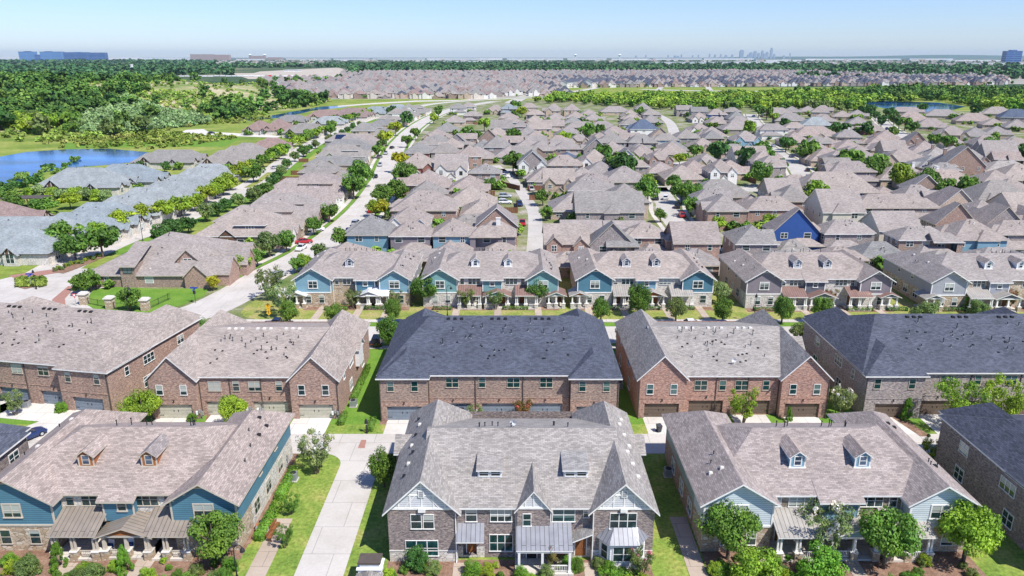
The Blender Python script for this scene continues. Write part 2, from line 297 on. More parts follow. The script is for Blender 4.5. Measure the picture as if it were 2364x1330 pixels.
AL=smooth_line([(-150,106),(-122,128),(-110,155),(-111,178),(-110.5,200),(-107.5,216),(-105.7,235),(-103.8,270),(-104,298),(-108,336),(-115,400),(-119.4,471),(-121.8,553),(-118,638),(-106,734),(-86,832),(-45,900),(10,960),(80,1100),(150,1300)])
strip('avenue',AL,11.5,.006,'road'); strip('sidewalk',AL[20:],1.5,.06,'walk',-10.6); strip('verge',AL[20:],3.2,.03,'lawn_dry',-8.0); strip('verge',AL[20:],3.4,.03,'lawn_green',7.8); strip('median',[p for p in AL if 284<p[1]<330],2.6,.12,'lawn_dry',-.4,kerb=1)
area('entrance_paving',[(-132,120),(-88,120),(-60,126),(-60,136),(-74,140),(-86,146),(-92,160),(-98,172),(-114,172),(-124,150)],.003,'road',px=False)
area('brick_band',[(120,692),(158,660),(172,664),(150,690),(152,708),(124,708)],.018,'brickpave'); area('brick_band',[(20,636),(150,618),(170,624),(40,646)],.018,'brickpave')
area('median_bed',[(36,662),(54,648),(86,641),(104,648),(92,660),(58,668)],.07,'bed'); area('median_bed',[(120,628),(168,608),(236,588),(246,592),(180,620),(146,632)],.07,'bed')
area('corner_lawn',[(195,700),(215,668),(262,662),(380,668),(485,664),(470,684),(420,705),(360,720),(290,726),(230,722)],.03,'lawn_green')
area('corner_lawn',[(556,722),(566,708),(590,693),(640,682),(700,682),(700,742),(640,742),(590,738),(565,732)],.03,'lawn_dry')
for x0,x1 in ((-50.6,-45.5),(-43.2,-38.6),(-37.6,-33),(-31,-25.6),(-17.6,-12.9),(-10.9,-5.6),(-4.2,1),(2.4,7.6),(9.4,14.4),(18.6,23.6),(25,30),(31.3,36.4),(38.6,43.6),(50.4,55.6),(58,63),(64.4,69.4),(71,76)): box_area('driveway',x0,x1,89.8,95.4,.014,'drive')
area('driveway',[(90,905),(200,905),(110,975),(0,965),(0,935)],.02,'drive'); area('driveway',[(165,945),(250,955),(100,1020),(20,1000)],.024,'drive'); area('driveway',[(0,905),(80,912),(0,955)],.02,'drive')
for xs in ((-39.5,-38),(-31.8,-30.3),(-26,-24.6),(-12,-10.6),(-3.6,-2.2),(4.6,6),(14.8,16.2),(22,23.4),(30.6,32),(37.6,39),(58.4,59.8),(66.2,67.6),(73.6,75)): box_area('front_path',xs[0],xs[1],135.6,143.6,.03,'aggregate')
for x0,y0,x1,y1 in ((-26.4,40,-24.4,70.5),(17.6,40,19.4,70.8),(-5.9,40,-3.9,63),(7.2,40,9,63),(24.4,40,26,64),(33.8,40,35.2,64),(-38.2,40,-36.4,64),(-45.6,40,-44,63)): box_area('garden_path',x0,x1,y0,y1,.02,'aggregate')
for x0,y0,x1,y1 in ((-54,54,-27.8,66),(-12.6,53,14,63.5),(19.6,53,47,66),(-29.4,66,-27.6,86),(-18.6,92.5,14.8,94.2),(-44,141.2,-21,144.2),(-18,141.2,9.6,144.2),(13.6,141.2,41,144.2),(47.6,140.2,77,144.2),(85,140.4,112,144.2)): box_area('planting_bed',x0,x1,y0,y1,-.004,'bed')
area('planting_bed',[(480,950),(520,950),(500,985),(470,985)],.012,'bed'); area('planting_bed',[(1062,945),(1112,945),(1112,990),(1070,990)],.03,'bed'); area('planting_bed',[(1185,940),(1225,940),(1232,985),(1180,985)],.03,'bed'); area('planting_bed',[(2075,940),(2100,975),(2150,1008),(2125,1008),(2060,965)],.03,'bed')
area('drain_grate',[(834,1016),(846,1016),(842,1035),(826,1035)],.03,'brickpave')
# further streets of the neighbourhood
STREETS=[([(5,165),(7.4,233),(5.2,264),(0,310),(-8,350)],4.4),([(50,166),(51.4,233),(54.4,256),(57,290)],8),([(57,285),(110,290),(133,345),(143,404),(149,458),(140,480),(100,487)],8.4),([(176,529),(196,610),(215,680)],8.5),([(232,420),(247,459),(268,529),(314,648)],8.5),([(-47,330),(10,338),(60,345),(140,400)],7),([(-56,440),(40,452),(100,470)],7),([(110,290),(170,265),(235,300),(232,420)],7.5),([(105,480),(125,600),(130,700)],7.5)]
STREETS=[(smooth_line(p,5),w) for p,w in STREETS]
for p,w in STREETS: strip('street',p,w,.006,'farroad'); 
for p,w in STREETS[1:5]: strip('sidewalk',p,1.4,.03,'walk',w/2+1.6); strip('sidewalk',p,1.4,.03,'walk',-w/2-1.6)
area('trail',[(780,244),(860,238),(960,232),(1060,231),(1130,226),(1135,228),(1060,233),(965,235),(860,241),(780,247)],.01,'walk'); area('villa_drive',[(410,308),(430,300),(470,298),(480,304),(620,312),(650,314),(640,318),(480,312),(430,310)],.01,'drive')
strip('street',smooth_line([at(1180,238),at(1215,222),at(1265,212),at(1290,202)],6),16,.01,'farroad'); strip('street',smooth_line([at(1480,206),at(1540,208),at(1640,210),at(1830,211)],6),22,.01,'farroad')
for a,b in (((1518,209),(1535,193)),((1640,210),(1628,190)),((1090,230),(1070,205)),((1420,200),(1440,182))): strip('street',[at(*a),at(*b)],9,.012,'farroad')
area('bare_field',[(560,176),(600,165),(780,156),(800,162),(790,172),(690,176)],.02,'bare'); area('bare_field',[(1440,172),(1640,166),(1700,170),(1500,178)],.02,'bare')
area('pond',[(-80,450),(0,434),(60,417),(108,396),(178,386),(250,381),(312,374),(345,352),(250,343),(150,345),(60,351),(0,362),(-80,372)],.005,'water')
area('creek',[(190,308),(300,300),(420,292),(490,278),(500,274),(420,282),(300,288),(190,296)],.005,'water')
area('creek',[(540,281),(600,277),(660,270),(720,256),(800,247),(810,243),(740,246),(690,255),(620,268),(560,272)],.005,'water')
area('creek',[(690,226),(780,223),(790,217),(720,219)],.005,'water'); area('pond',[(1985,238),(2040,233),(2168,237),(2230,246),(2200,254),(2120,262),(2040,250)],.005,'water')
area('marsh_bank',[(150,345),(250,340),(520,338),(560,318),(460,309),(380,308),(240,322),(140,332)],-.01,'lawn_green')
# ------------------------------------------------------------------ parts for buildings
CACHE={}
def win_mesh(w,h,cols,frame,pane,style=0):
    k=(w,h,cols,frame,pane,style)
    if k in CACHE: return CACHE[k]
    def mesh(m,n):
        o=m.build(n); me=o.data; bpy.data.objects.remove(o); return me
    f=MB(); t=.06 if style==0 else .13
    f.box(-w/2-t,-w/2,-.07,.02,0,h,frame,True); f.box(w/2,w/2+t,-.07,.02,0,h,frame,True); f.box(-w/2-t,w/2+t,-.072,.02,h,h+t,frame,True); f.box(-w/2-t-.04,w/2+t+.04,-.13,.02,-t,0,frame,True)
    for i in range(1,cols): x=-w/2+w*i/cols; f.box(x-.04,x+.04,-.062,.0,0,h,frame)
    f.box(-w/2,w/2,-.055,0,h*.5-.03,h*.5+.03,frame,True)
    p=MB(); p.box(-w/2,w/2,-.03,.02,.0,h,pane)
    CACHE[k]=(mesh(f,'window_frame'),mesh(p,'window_pane')); return CACHE[k]
def window(par,x,y,z,rz,w,h,cols=1,frame='trim',pane='glass',style=0):
    fm,pm=win_mesh(w,h,cols,frame,pane,style); o=link('window',fm,par,(x,y,z),rz); link('pane',pm,o); return o
def simple_window(par,x,y,z,rz,w,h,cols=1,frame='trim',pane='glass'):
    k=('s',w,h,cols,frame,pane)
    if k not in CACHE:
        f=MB(); f.box(-w/2,w/2,-.03,.02,0,h,pane); t=.1
        f.box(-w/2-t,-w/2,-.06,.02,-t,h+t,frame,True); f.box(w/2,w/2+t,-.06,.02,-t,h+t,frame,True); f.box(-w/2,w/2,-.06,.02,h,h+t,frame,True); f.box(-w/2,w/2,-.06,.02,-t,0,frame,True)
        for i in range(1,cols): xx=-w/2+w*i/cols; f.box(xx-.06,xx+.06,-.05,.0,0,h,frame)
        f.box(-w/2,w/2,-.045,0,h*.5-.03,h*.5+.03,frame,True); o=f.build('window'); CACHE[k]=o.data; bpy.data.objects.remove(o)
    return link('window',CACHE[k],par,(x,y,z),rz)
def garage_door(par,x,y,rz,w=4.88,h=2.2,key='gd_grey'):
    k=('g',w,h,key)
    if k not in CACHE:
        m=MB()
        for i in range(4):
            z0=h*i/4; m.box(-w/2,w/2,-.05,.0,z0+.012,z0+h/4-.012,key,True)
            for j in range(8): xx=-w/2+w*(j+.5)/8; m.box(xx-w/20,xx+w/20,-.065,-.05,z0+.1,z0+h/4-.1,key,True)
        m.box(-w/2,w/2,-.02,.01,0,h,'dark'); o=m.build('garage_door'); hd=MB()
        for xx in (-.32,.32): hd.box(xx-.035,xx+.035,-.1,-.06,.95,1.3,'black',True)
        for xx in (-w/2+.05,w/2-.6):
            for zz in (.4,h-.35): hd.box(xx,xx+.55,-.085,-.06,zz,zz+.06,'black',True)
        h2=hd.build('door_hardware'); CACHE[k]=(o.data,h2.data); bpy.data.objects.remove(o); bpy.data.objects.remove(h2)
    o=link('garage_door',CACHE[k][0],par,(x,y,0.02),rz); link('door_hardware',CACHE[k][1],o); return o
def once(key,fn,name):
    if key not in CACHE:
        m=MB(); fn(m); o=m.build(name); CACHE[key]=o.data; bpy.data.objects.remove(o)
    return CACHE[key]
def vent_pipe(par,x,y,z,h=.7):
    def f(m): m.frustum(0,0,-.4,.07,.17,.13,'metal_grey',8); m.frustum(0,0,.05,.85,.055,.055,'black',8); m.frustum(0,0,.85,.97,.09,.09,'black',8)
    return link('vent_pipe',once('vp',f,'vent_pipe'),par,(x,y,z),0,(1,1,h/.9))
def roof_vent(par,x,y,z,key='black',s=1):
    def f(m): m.box(-.24,.24,-.24,.24,-.2,.1,key); m.box(-.19,.19,-.19,.19,.1,.17,key)
    return link('roof_vent',once('rv'+key,f,'roof_vent'),par,(x,y,z),rnd.uniform(-.1,.1),(s,s,s))
def dish(par,x,y,z):
    def f(m):
        m.tube((0,0,-.3),(0,-.1,.55),.03,.03,'metal_grey'); n=10
        for i in range(n):
            a,b=2*math.pi*i/n,2*math.pi*(i+1)/n; m.poly([(0,-.16,.62),(.38*math.cos(a),-.3,.66+.34*math.sin(a)),(.38*math.cos(b),-.3,.66+.34*math.sin(b))],'white')
            m.poly([(0,-.13,.62),(.38*math.cos(b),-.28,.66+.34*math.sin(b)),(.38*math.cos(a),-.28,.66+.34*math.sin(a))],'white')
        m.tube((0,-.2,.4),(0,-.6,.66),.015,.03,'metal_grey',4)
    return link('satellite_dish',once('dish',f,'satellite_dish'),par,(x,y,z),rnd.uniform(-.6,.3))
def door(par,x,y,z,rz,key='wood_door',w=1.0):
    def f(m):
        m.box(-w/2,w/2,-.04,.0,0,2.1,key); 
        for zz in (.15,.85,1.5): 
            for xx in (-w/4,w/4): m.box(xx-.17,xx+.17,-.06,-.04,zz,zz+.5,key,True)
        m.box(-w/2-.1,-w/2,-.07,0,0,2.2,'trim'); m.box(w/2,w/2+.1,-.07,0,0,2.2,'trim'); m.box(-w/2,w/2,-.07,0,2.1,2.2,'trim',True); m.box(w/2-.14,w/2-.08,-.1,-.04,.95,1.05,'metal_grey',True)
    return link('door',once(('d',key,w),f,'door'),par,(x,y,z),rz)
def column(par,x,y,key='trim_tan',st='st_tan',h=2.75,pier=1.0,pair=False):
    k=('c',key,st,h,pier,pair)
    if k not in CACHE:
        p=MB(); p.box(-.36,.36,-.36,.36,-.05,pier,st); p.box(-.42,.42,-.42,.42,pier,pier+.1,'stonecap',True); o=p.build('pier'); c=MB()
        for xx in ((-.17,.17) if pair else (0,)):
            r=.1 if pair else .16; c.box(xx-r-.04,xx+r+.04,-r-.04,r+.04,pier+.1,pier+.22,key); 
            A=[(xx-r,-r),(xx+r,-r),(xx+r,r),(xx-r,r)]; k2=.75
            B=[(xx-r*k2,-r*k2),(xx+r*k2,-r*k2),(xx+r*k2,r*k2),(xx-r*k2,r*k2)]
            for i in range(4): j=(i+1)%4; c.poly([(*A[i],pier+.2),(*A[j],pier+.2),(*B[j],h),(*B[i],h)],key)
        o2=c.build('column'); CACHE[k]=(o.data,o2.data); bpy.data.objects.remove(o); bpy.data.objects.remove(o2)
    c=link('column',CACHE[k][1],par,(x,y,0)); link('pier',CACHE[k][0],c); return c
def railing(par,x0,x1,y,key='trim_tan',z=.25,axis='x'):
    m=MB(); L=x1-x0; n=max(3,int(L/.16)); m.box(0,L,-.04,.04,z+.72,z+.8,key,True); m.box(0,L,-.03,.03,z+.08,z+.14,key,True)
    for i in range(n): xx=L*(i+.5)/n; m.box(xx-.025,xx+.025,-.025,.025,z+.12,z+.74,key)
    o=m.build('railing',par); o.location=(x0,y,0) if axis=='x' else (y,x0,0); o.rotation_euler=(0,0,0 if axis=='x' else math.pi/2); return o
def downspout(par,x,y,z1,key='trim'):
    def f(m): m.box(-.05,.05,-.05,.05,0,1,key); m.box(-.05,.05,-.25,-.05,0,.02,key)
    return link('downspout',once('ds'+key,f,'downspout'),par,(x,y,.05),0,(1,1,z1))
def lantern(par,x,y,z,rz=0):
    def f(m): m.box(-.05,.05,-.12,0,.1,.2,'black',True); m.frustum(0,-.14,-.12,.12,.06,.1,'black',6); m.frustum(0,-.14,.12,.22,.12,.02,'black',6)
    return link('wall_lamp',once('wl',f,'wall_lamp'),par,(x,y,z),rz)
# ------------------------------------------------------------------ townhouse blocks
def dormer(par,x,y,z,w,h,L,sl,wall,key,trim,pane='glass',kind='gable'):
    m=MB(); m.gkey=wall
    if kind=='gable':
        m.wall((x-w/2,y),(x+w/2,y),z-.3,[(z+h,wall)]); m.wall((x+w/2,y),(x+w/2,y+L),z-.3,[(z+h,wall)]); m.wall((x-w/2,y+L),(x-w/2,y),z-.3,[(z+h,wall)])
        m.roof(x-w/2,x+w/2,y,y+L,z+h,sl,'y',(0,0),.26,key,trim,.12,m)
        for xx in (x-w/2,x+w/2): m.box(xx-.07,xx+.07,y-.03,y+.05,z-.25,z+h,trim)
        m.box(x-w/2-.16,x+w/2+.16,y-.1,y+.02,z-.16,z-.02,trim,True)
        o=m.build('dormer',par); simple_window(o,x,y,z+.22,0,w*.42,h*.72,1,trim,pane)
    else:
        m.wall((x-w/2,y),(x+w/2,y),z-.3,[(z+h,wall)])
        for xx,f in ((x+w/2,1),(x-w/2,-1)): pp=[(xx,y,z-.3),(xx,y+L,z+h+sl*L-.4),(xx,y+L,z+h+sl*L),(xx,y,z+h)]; m.poly(pp if f>0 else pp[::-1],wall)
        m.slab([(x-w/2-.15,y-.3,z+h),(x+w/2+.15,y-.3,z+h),(x+w/2+.15,y+L+1.2,z+h+sl*(L+1.5)),(x-w/2-.15,y+L+1.2,z+h+sl*(L+1.5))],.14,key,trim)
        o=m.build('dormer',par)
        for xx in (-w*.24,w*.24): simple_window(o,x+xx,y,z+.18,0,w*.36,h*.6,1,trim,pane)
    return o
def craftsman(label,X,Y,W=27.4,lw=7.0,rw=6.2,D=19,sidl='sd_blue',sidr=None,bay='sd_blue',st='st_tan',stu=None,rk='sh_tan',trim='trim',metal='mt_tan',dorm=(9.2,15.6),dk='sd_blue',apex='sd_blue',side=None,cols='trim',porches='ABC',rz=0,lowb=None,door_='wood_door',pane='glass',sidw='sd_white',group=None,extra_left=False,det=True):
    T=thing('townhouse',label,'townhouse',(X,Y,0),rz,group); E_=6.2; fy=1.6; Dm=16.4; F1=3.05
    sidr=sidr or sidl; stu=stu or st; side=side or [(F1,'br_brown'),(E_,'sd_sage')]
    w=MB(); sl=.62; ms=.45; lowb=lowb or st
    w.wall((0,0),(lw,0),0,[(F1,lowb),(E_,sidl)]); w.wall((lw,0),(lw,fy),0,[(F1,lowb),(E_,sidl)]); w.wall((lw,fy),(W-rw,fy),0,[(F1+.5,st),(E_,stu)])
    w.wall((W-rw,fy),(W-rw,0),0,[(F1,lowb),(E_,sidr)]); w.wall((W-rw,0),(W,0),0,[(F1,lowb),(E_,sidr)])
    w.wall((W,0),(W,4),0,[(F1,lowb),(E_,sidr)]); w.wall((W,4),(W,D),0,side); w.wall((W,D),(W-rw,D),0,[(E_,'br_brown')]); w.wall((W-rw,D),(W-rw,Dm),0,[(E_,'br_brown')])
    w.wall((W-rw,Dm),(lw,Dm),0,[(E_,'br_brown')]); w.wall((lw,Dm),(lw,D),0,[(E_,'br_brown')]); w.wall((lw,D),(0,D),0,[(E_,'br_brown')]); w.wall((0,D),(0,4),0,side); w.wall((0,4),(0,0),0,[(F1,lowb),(E_,sidl)])
    r=MB(); gw=w; gw.gkey=sidl
    zm=r.roof(1.2,W-1.2,fy,Dm,E_-.02,ms,'x',(6.6,6.2),.5,rk,trim); 
    zl=r.roof(0,lw,0,D,E_,sl,'y',(0,-1),.62,rk,trim,.2,gw); gw.gkey=sidr
    zr=r.roof(W-rw,W,0,D,E_,sl,'y',(0,-1),.62,rk,trim,.2,gw)
    # lower roof over the middle bay
    bx0,bx1=12.2 if lw<8 else 13,16.1; by=.75
    w.wall((bx0,by),(bx1,by),F1,[(E_-.4,bay)]); w.wall((bx1,by),(bx1,fy),F1,[(E_-.4,bay)]); w.wall((bx0,fy),(bx0,by),F1,[(E_-.4,bay)]); w.box(bx0,bx1,by,fy,F1-.02,F1,bay,True)
    zz=lambda y:E_+(y-fy)*ms; r.slab([(bx0-.4,by-.5,zz(by-.5)+.03),(bx1+.4,by-.5,zz(by-.5)+.03),(bx1+.4,fy+1.2,zz(fy+1.2)+.03),(bx0-.4,fy+1.2,zz(fy+1.2)+.03)],.2,rk,trim)
    w.build('wall',T); ro=r.build('roof',T)
    # gable apex panels, corner boards, belt course, brackets
    t=MB()
    for x0,x1,key in ((0,lw,apex),(W-rw,W,apex)):
        c=(x0+x1)/2; zt=E_+sl*((x1-x0)/2+.5)-sl*.5; hw=1.15; t.poly([(c-hw,-.06,zt-hw*sl),(c+hw,-.06,zt-hw*sl),(c,-.06,zt-.05)],key); t.box(c-hw-.05,c+hw+.05,-.1,.0,zt-hw*sl-.12,zt-hw*sl,trim,True)
        for xx in (x0,x1): t.box(xx-.09,xx+.09,-.06,.06,F1,E_-.25,trim)
        t.box(x0-.06,x1+.06,-.08,.04,F1-.1,F1+.12,trim,True)
        for xx in (x0+.5,x0+1.7,x1-1.7,x1-.5): t.box(xx-.07,xx+.07,-.45,.0,E_+sl*(min(xx-x0,x1-xx))-.42,E_+sl*(min(xx-x0,x1-xx))-.26,trim,True)
    for xx in (bx0,bx1): t.box(xx-.08,xx+.08,by-.05,by+.05,F1,E_-.5,trim)
    t.build('trim',T)
    for xx in (lw+.12,W-rw-.12): downspout(T,xx,fy-.1,5.6,trim)
    wi=lambda *a,**k: window(T,*a,frame=trim,pane=pane,**k)
    wi(lw/2,0,4.05,0,1.7,1.45,2,style=1); wi(W-rw/2,0,4.05,0,1.9,1.45,2,style=1)
    wi(lw+.95,fy,4.35,0,.75,1.4); wi(lw+3.4,fy,4.35,0,2.4,1.4,3); wi(bx0+1.95,by,4.3,0,.8,1.1,1,style=1); wi(W-rw-3.3,fy,4.35,0,2.4,1.4,3); wi(W-rw-1.0,fy,4.35,0,.75,1.4); wi(W-rw-5.2+.6,fy,4.35,0,.01+.75,1.4) if W>27 and False else None
    wi(lw*.35,0,.85,0,1.0,1.6); wi(lw*.72,0,.85,0,1.0,1.6); wi(W-rw*.3,0,.85,0,1.2,1.6)
    for yy in (5.5,9.5,14): wi(W,yy,.9,math.pi/2,1.6,1.6,2); wi(0,yy,.9,-math.pi/2,1.6,1.6,2)
    for yy in (7.5,13): wi(W,yy,4.4,math.pi/2,.9,1.1); wi(0,yy,4.4,-math.pi/2,.9,1.1)
    yp=-1.5
    def shed(x0,x1):
        m=MB(); m.slab([(x0,yp-.3,2.95),(x1,yp-.3,2.95),(x1,fy,4.25),(x0,fy,4.25)],.12,metal,trim); m.box(x0+.15,x1-.15,yp-.05,yp+.15,2.68,2.9,trim,True); m.build('porch_roof',T)
        for xx in (x0+.35,x0+(x1-x0)*.47,x1-.35): column(T,xx,yp+.1,cols,st,2.7,1.0,True)
        railing(T,x0+(x1-x0)*.5+.45,x1-.7,yp+.1,cols); f=MB(); f.box(x0,x1,yp-.2,fy,-.05,.22,'walk'); f.build('porch_floor',T); door(T,x0+(x1-x0)*.3,fy-.01,.22,0,door_)
        wi(x0+(x1-x0)*.74,fy,.9,0,1.2,1.5,2)
    def gab(x0,x1,y0=yp,y1=None):
        y1=fy if y1 is None else y1; m=MB(); m.gkey=apex; m.roof(x0,x1,y0,y1,2.85,.38,'y',(0,0),.3,metal,trim,.12,m); m.box(x0+.1,x1-.1,y0-.02,y0+.16,2.62,2.86,trim,True); m.build('porch_roof',T)
        for xx in (x0+.4,x0+(x1-x0)*.5,x1-.4): column(T,xx,y0+.25,cols,st,2.65,1.0)
        railing(T,x0+.8,x0+(x1-x0)*.5-.4,y0+.25,cols); f=MB(); f.box(x0,x1,y0,y1,-.05,.22,'walk'); f.build('porch_floor',T); door(T,x0+(x1-x0)*.72,y1-.01 if y1==fy else y1-.01,.22,0,door_)
    if 'A' in porches: shed(lw+.15,lw+5.0)
    if 'B' in porches: gab(bx0+.3,bx0+5.6)
    if 'C' in porches: shed(W-rw-2.6,W-rw+2.1)
    if 'L' in porches: gab(-1.5,2.2,-1.2,2.8)
    if 'R' in porches: gab(W-2.3,W+1.5,-1.2,3)
    for xd in dorm: dormer(T,xd,fy+2.6,E_+2.6*ms+.1,1.55,1.35,3.4,.75,dk,rk,trim,'glass_blue')
    zf=lambda x,y:E_+min(y-fy,Dm-y)*ms
    q=random.Random(int(X*7+Y))
    for i in range(8): y=q.uniform(Dm/2+1.2,Dm/2+3); vent_pipe(ro,q.uniform(lw+1,W-rw-1),y,zf(0,y),q.uniform(.5,.9))
    for i in range(5): x=q.uniform(.8,lw*.5-.5) if i%2 else W-q.uniform(.8,rw*.5-.5); y=q.uniform(3,15); roof_vent(ro,x,y,E_+min(x if x<lw else 99,W-x if x>W-rw else 99)*sl+.02,'stonecap' if i%2 else 'black',.9); 
    for i in range(3): x=W-q.uniform(.6,2.4); y=q.uniform(3,14); vent_pipe(ro,x,y,E_+(W-x)*sl,.4)
    for i in range(2): x=q.uniform(.6,2.4); y=q.uniform(3,14); vent_pipe(ro,x,y,E_+x*sl,.4)
    return T
def rear_block(label,X,Y,W,kind,bk,bk2,rk,gd,gfrac,rz=0,eave=None,D=23,lw=6.7,rw=6.7,trim='trim',patch=None,q=1,group=None,sdish=None):
    T=thing('townhouse',label,'townhouse',(X,Y,0),rz,group); E_=eave or (6.3 if kind=='gable' else 6.9); py=1.0
    w=MB(); w.gkey=bk; r=MB(); b=[(2.9,bk2),(3.05,bk),(E_,bk)]; GW,GH=4.88,2.25
    def holes(L,xs): return [(x-GW/2,x+GW/2,0,GH,.32,None) for x in xs]
    gl=[g for g in gfrac if g<lw]; gr=[g for g in gfrac if g>W-rw]; gm=[g for g in gfrac if lw<g<W-rw]
    w.wall((0,0),(lw,0),0,b,holes(lw,gl)); w.wall((lw,0),(lw,py),0,b); w.wall((lw,py),(W-rw,py),0,b,holes(0,[g-lw for g in gm])); w.wall((W-rw,py),(W-rw,0),0,b); w.wall((W-rw,0),(W,0),0,b,holes(0,[g-(W-rw) for g in gr]))
    w.wall((W,0),(W,D),0,b); w.wall((W,D),(0,D),0,b); w.wall((0,D),(0,0),0,b)
    for g in gfrac: garage_door(T,g,(0 if g in gl or g in gr else py)+.3,0,GW,GH,gd)
    if kind=='gable':
        s2=.30; r.roof(lw*.5,W-rw*.5,py,D-.5,E_,s2,'x',(0,0),.35,rk,trim); sl=1.0
        r.roof(0,lw,0,D,E_,sl,'y',(0,-1),.35,rk,trim,.2,w); r.roof(W-rw,W,0,D,E_,sl,'y',(0,-1),.35,rk,trim,.2,w); half=(D-.5-py)/2; zf=lambda x,y:E_+min(y-py,D-.5-y)*s2
        # low bay roof on each flank
        for x0,x1,h in ((W-.4,W+.6,13.5),):
            w.box(x0,x1,h-1.6,h+1.6,2.9,E_-.35,'sd_white',True); r.roof(x0-3,x1,h-1.6,h+1.6,E_-.35,.8,'x',(0,0),.3,rk,trim,.15,None); w.poly([(x1,h-1.6,E_-.36),(x1,h+1.6,E_-.36),(x1,h,E_-.36+1.28)],'sd_white')
    else:
        s2=.42; r.roof(0,W,py,D,E_,s2,'x',(6.4,6.4),.4,rk,trim); r.roof(0,lw,0,9,E_,.62,'y',(-1,0),.4,rk,trim); r.roof(W-rw,W,0,9,E_,.62,'y',(-1,0),.4,rk,trim)
        for c in (4.2,W-4.2): r.roof(c-3.4,c+3.4,D-9,D+1.4,E_,.8,'y',(0,-1),.35,rk,trim); w.box(c-3.3,c+3.3,D-.5,D+1.3,0,E_-.05,bk)
        zf=lambda x,y:E_+min(y-py,D-y,)*s2
    w.build('wall',T); ro=r.build('roof',T); t=MB()
    t.box(-.02,lw+.02,-.05,.02,3.0,3.12,bk2,True); t.box(lw,W-rw,py-.05,py+.02,3.0,3.12,bk2,True); t.box(W-rw-.02,W+.02,-.05,.02,3.0,3.12,bk2,True)
    for g in gfrac:
        y=0 if g in gl or g in gr else py; t.box(g-GW/2-.12,g+GW/2+.12,y-.06,y+.02,GH,GH+.24,bk2,True); 
    t.build('brick_course',T)
    for g in gfrac: lantern(T,g,0 if g in gl or g in gr else py,2.75)
    wz=3.75 if kind=='gable' else 4.6; pn='glass_teal' if q%2 else 'glass'
    for xx in (1.6,lw-1.75): window(T,xx,0,wz,0,.85,1.45,1,'trim' if kind=='gable' else 'trim_tan',pn)
    for xx in (W-rw+1.6,W-1.75): window(T,xx,0,wz,0,.85,1.45,1,'trim' if kind=='gable' else 'trim_tan',pn)
    L=W-rw-lw
    for fx,cw in ((.17,2),(.4,1) if kind=='gable' else (.38,1),(.6,2),(.83,2) if kind!='gable' else (.86,1)): window(T,lw+L*fx,py,wz+.15,0,.85*cw,1.4,cw,'trim_tan',pn)
    for yy,cw in ((4,1),(9,3),(17,2)): window(T,W,yy,4.4,math.pi/2,.8*cw,1.3,cw,'trim',pn); window(T,0,yy,4.4,-math.pi/2,.8*cw,1.3,cw,'trim',pn)
    for yy in (8,17): window(T,W,yy,.9,math.pi/2,1.6,1.6,2,'trim',pn); window(T,0,yy,.9,-math.pi/2,1.6,1.6,2,'trim',pn)
    for xx in (lw+.1,lw+L/3,lw+2*L/3,W-rw-.1): downspout(T,xx,py-.07,E_-.4,'trim_dark')
    for xx in (.1,W-.1): downspout(T,xx,-.07,E_-.5,'trim_dark')
    Q=random.Random(int(X*13)); 
    for i in range(9): x=lw+L*(i+.5)/9+Q.uniform(-.8,.8); y=Q.uniform(6,10.5); vent_pipe(ro,x,y,zf(x,y),Q.uniform(.5,.85))
    for i in range(14): x=Q.uniform(lw,W-rw); y=Q.uniform(3.5,8.5); roof_vent(ro,x,y,zf(x,y),'black',.6)
    for i in range(9):
        c=lw+L*(.16+.33*(i//3))+(i%3-1)*1.0; y=(py+D)/2-.7; roof_vent(ro,c,y,zf(c,y)+.02,'stonecap' if kind=='gable' else 'black',1.0)
    for i in range(10): x=Q.uniform(lw,W-rw); y=Q.uniform(4.5,10); vent_pipe(ro,x,y,zf(x,y),.35)
    if sdish: dish(ro,sdish,3.2,zf(sdish,3.2))
    for px in patch or (): pass
    return T
# front row: backs onto the alley, fronts towards us
YF=65.0
craftsman('blue gabled stone townhouse block with two orange cedar dormers and brown metal porches',-55.2,YF,27.0,lw=8.2,rw=6.6,sidl='sd_blue',bay='sd_blue',rk='sh_rose',dorm=(9.9,16.6),dk='sd_cedar',apex='sd_cedar',metal='mt_tan',cols='trim_tan',trim='trim_tan',side=[(3.05,'st_pale'),(6.2,'sd_blue')],stu='st_pale')
craftsman('blue gabled stone townhouse block with two blue dormers behind the white-flowering tree',19.6,YF-.2,27.2,sidl='sd_pale',bay='sd_sky',rk='sh_rose',dorm=(10.7,17.6),dk='sd_sky',apex='sd_sky',metal='mt_light',cols='trim',side=[(3.05,'br_brown'),(6.2,'sd_sage')],st='st_tan',stu='st_dark',pane='glass')
C3=dict(D=20)
craftsman('blue and stone townhouse with one dormer and white metal porches beside the corner lawn',-44.2,143.4,23.2,lw=7.2,rw=6.0,sidl='sd_sky',bay='sd_blue',rk='sh_tan',dorm=(10.4,),dk='sd_grey',apex='sd_grey',metal='mt_white',porches='LBC',st='st_tan',side=[(6.2,'sd_grey')],**C3)
craftsman('teal gabled white stone townhouse block with brown metal porches and two white dormers',-18.2,143.4,27.6,sidl='sd_teal',bay='sd_teal',rk='sh_tan',dorm=(10.6,17.4),dk='sd_white',apex='sd_teal',metal='mt_brown',porches='ABCR',st='st_pale',side=[(6.2,'br_tan')],**C3)
craftsman('bright blue townhouse block with orange gable peaks and tan metal porches',13.4,143.4,27.6,sidl='sd_blue',bay='sd_sky',rk='sh_tan',dorm=(10.4,16.6),dk='sd_grey',apex='sd_cedar',metal='mt_light',porches='LABC',st='st_pale',side=[(6.2,'br_tan')],**C3)
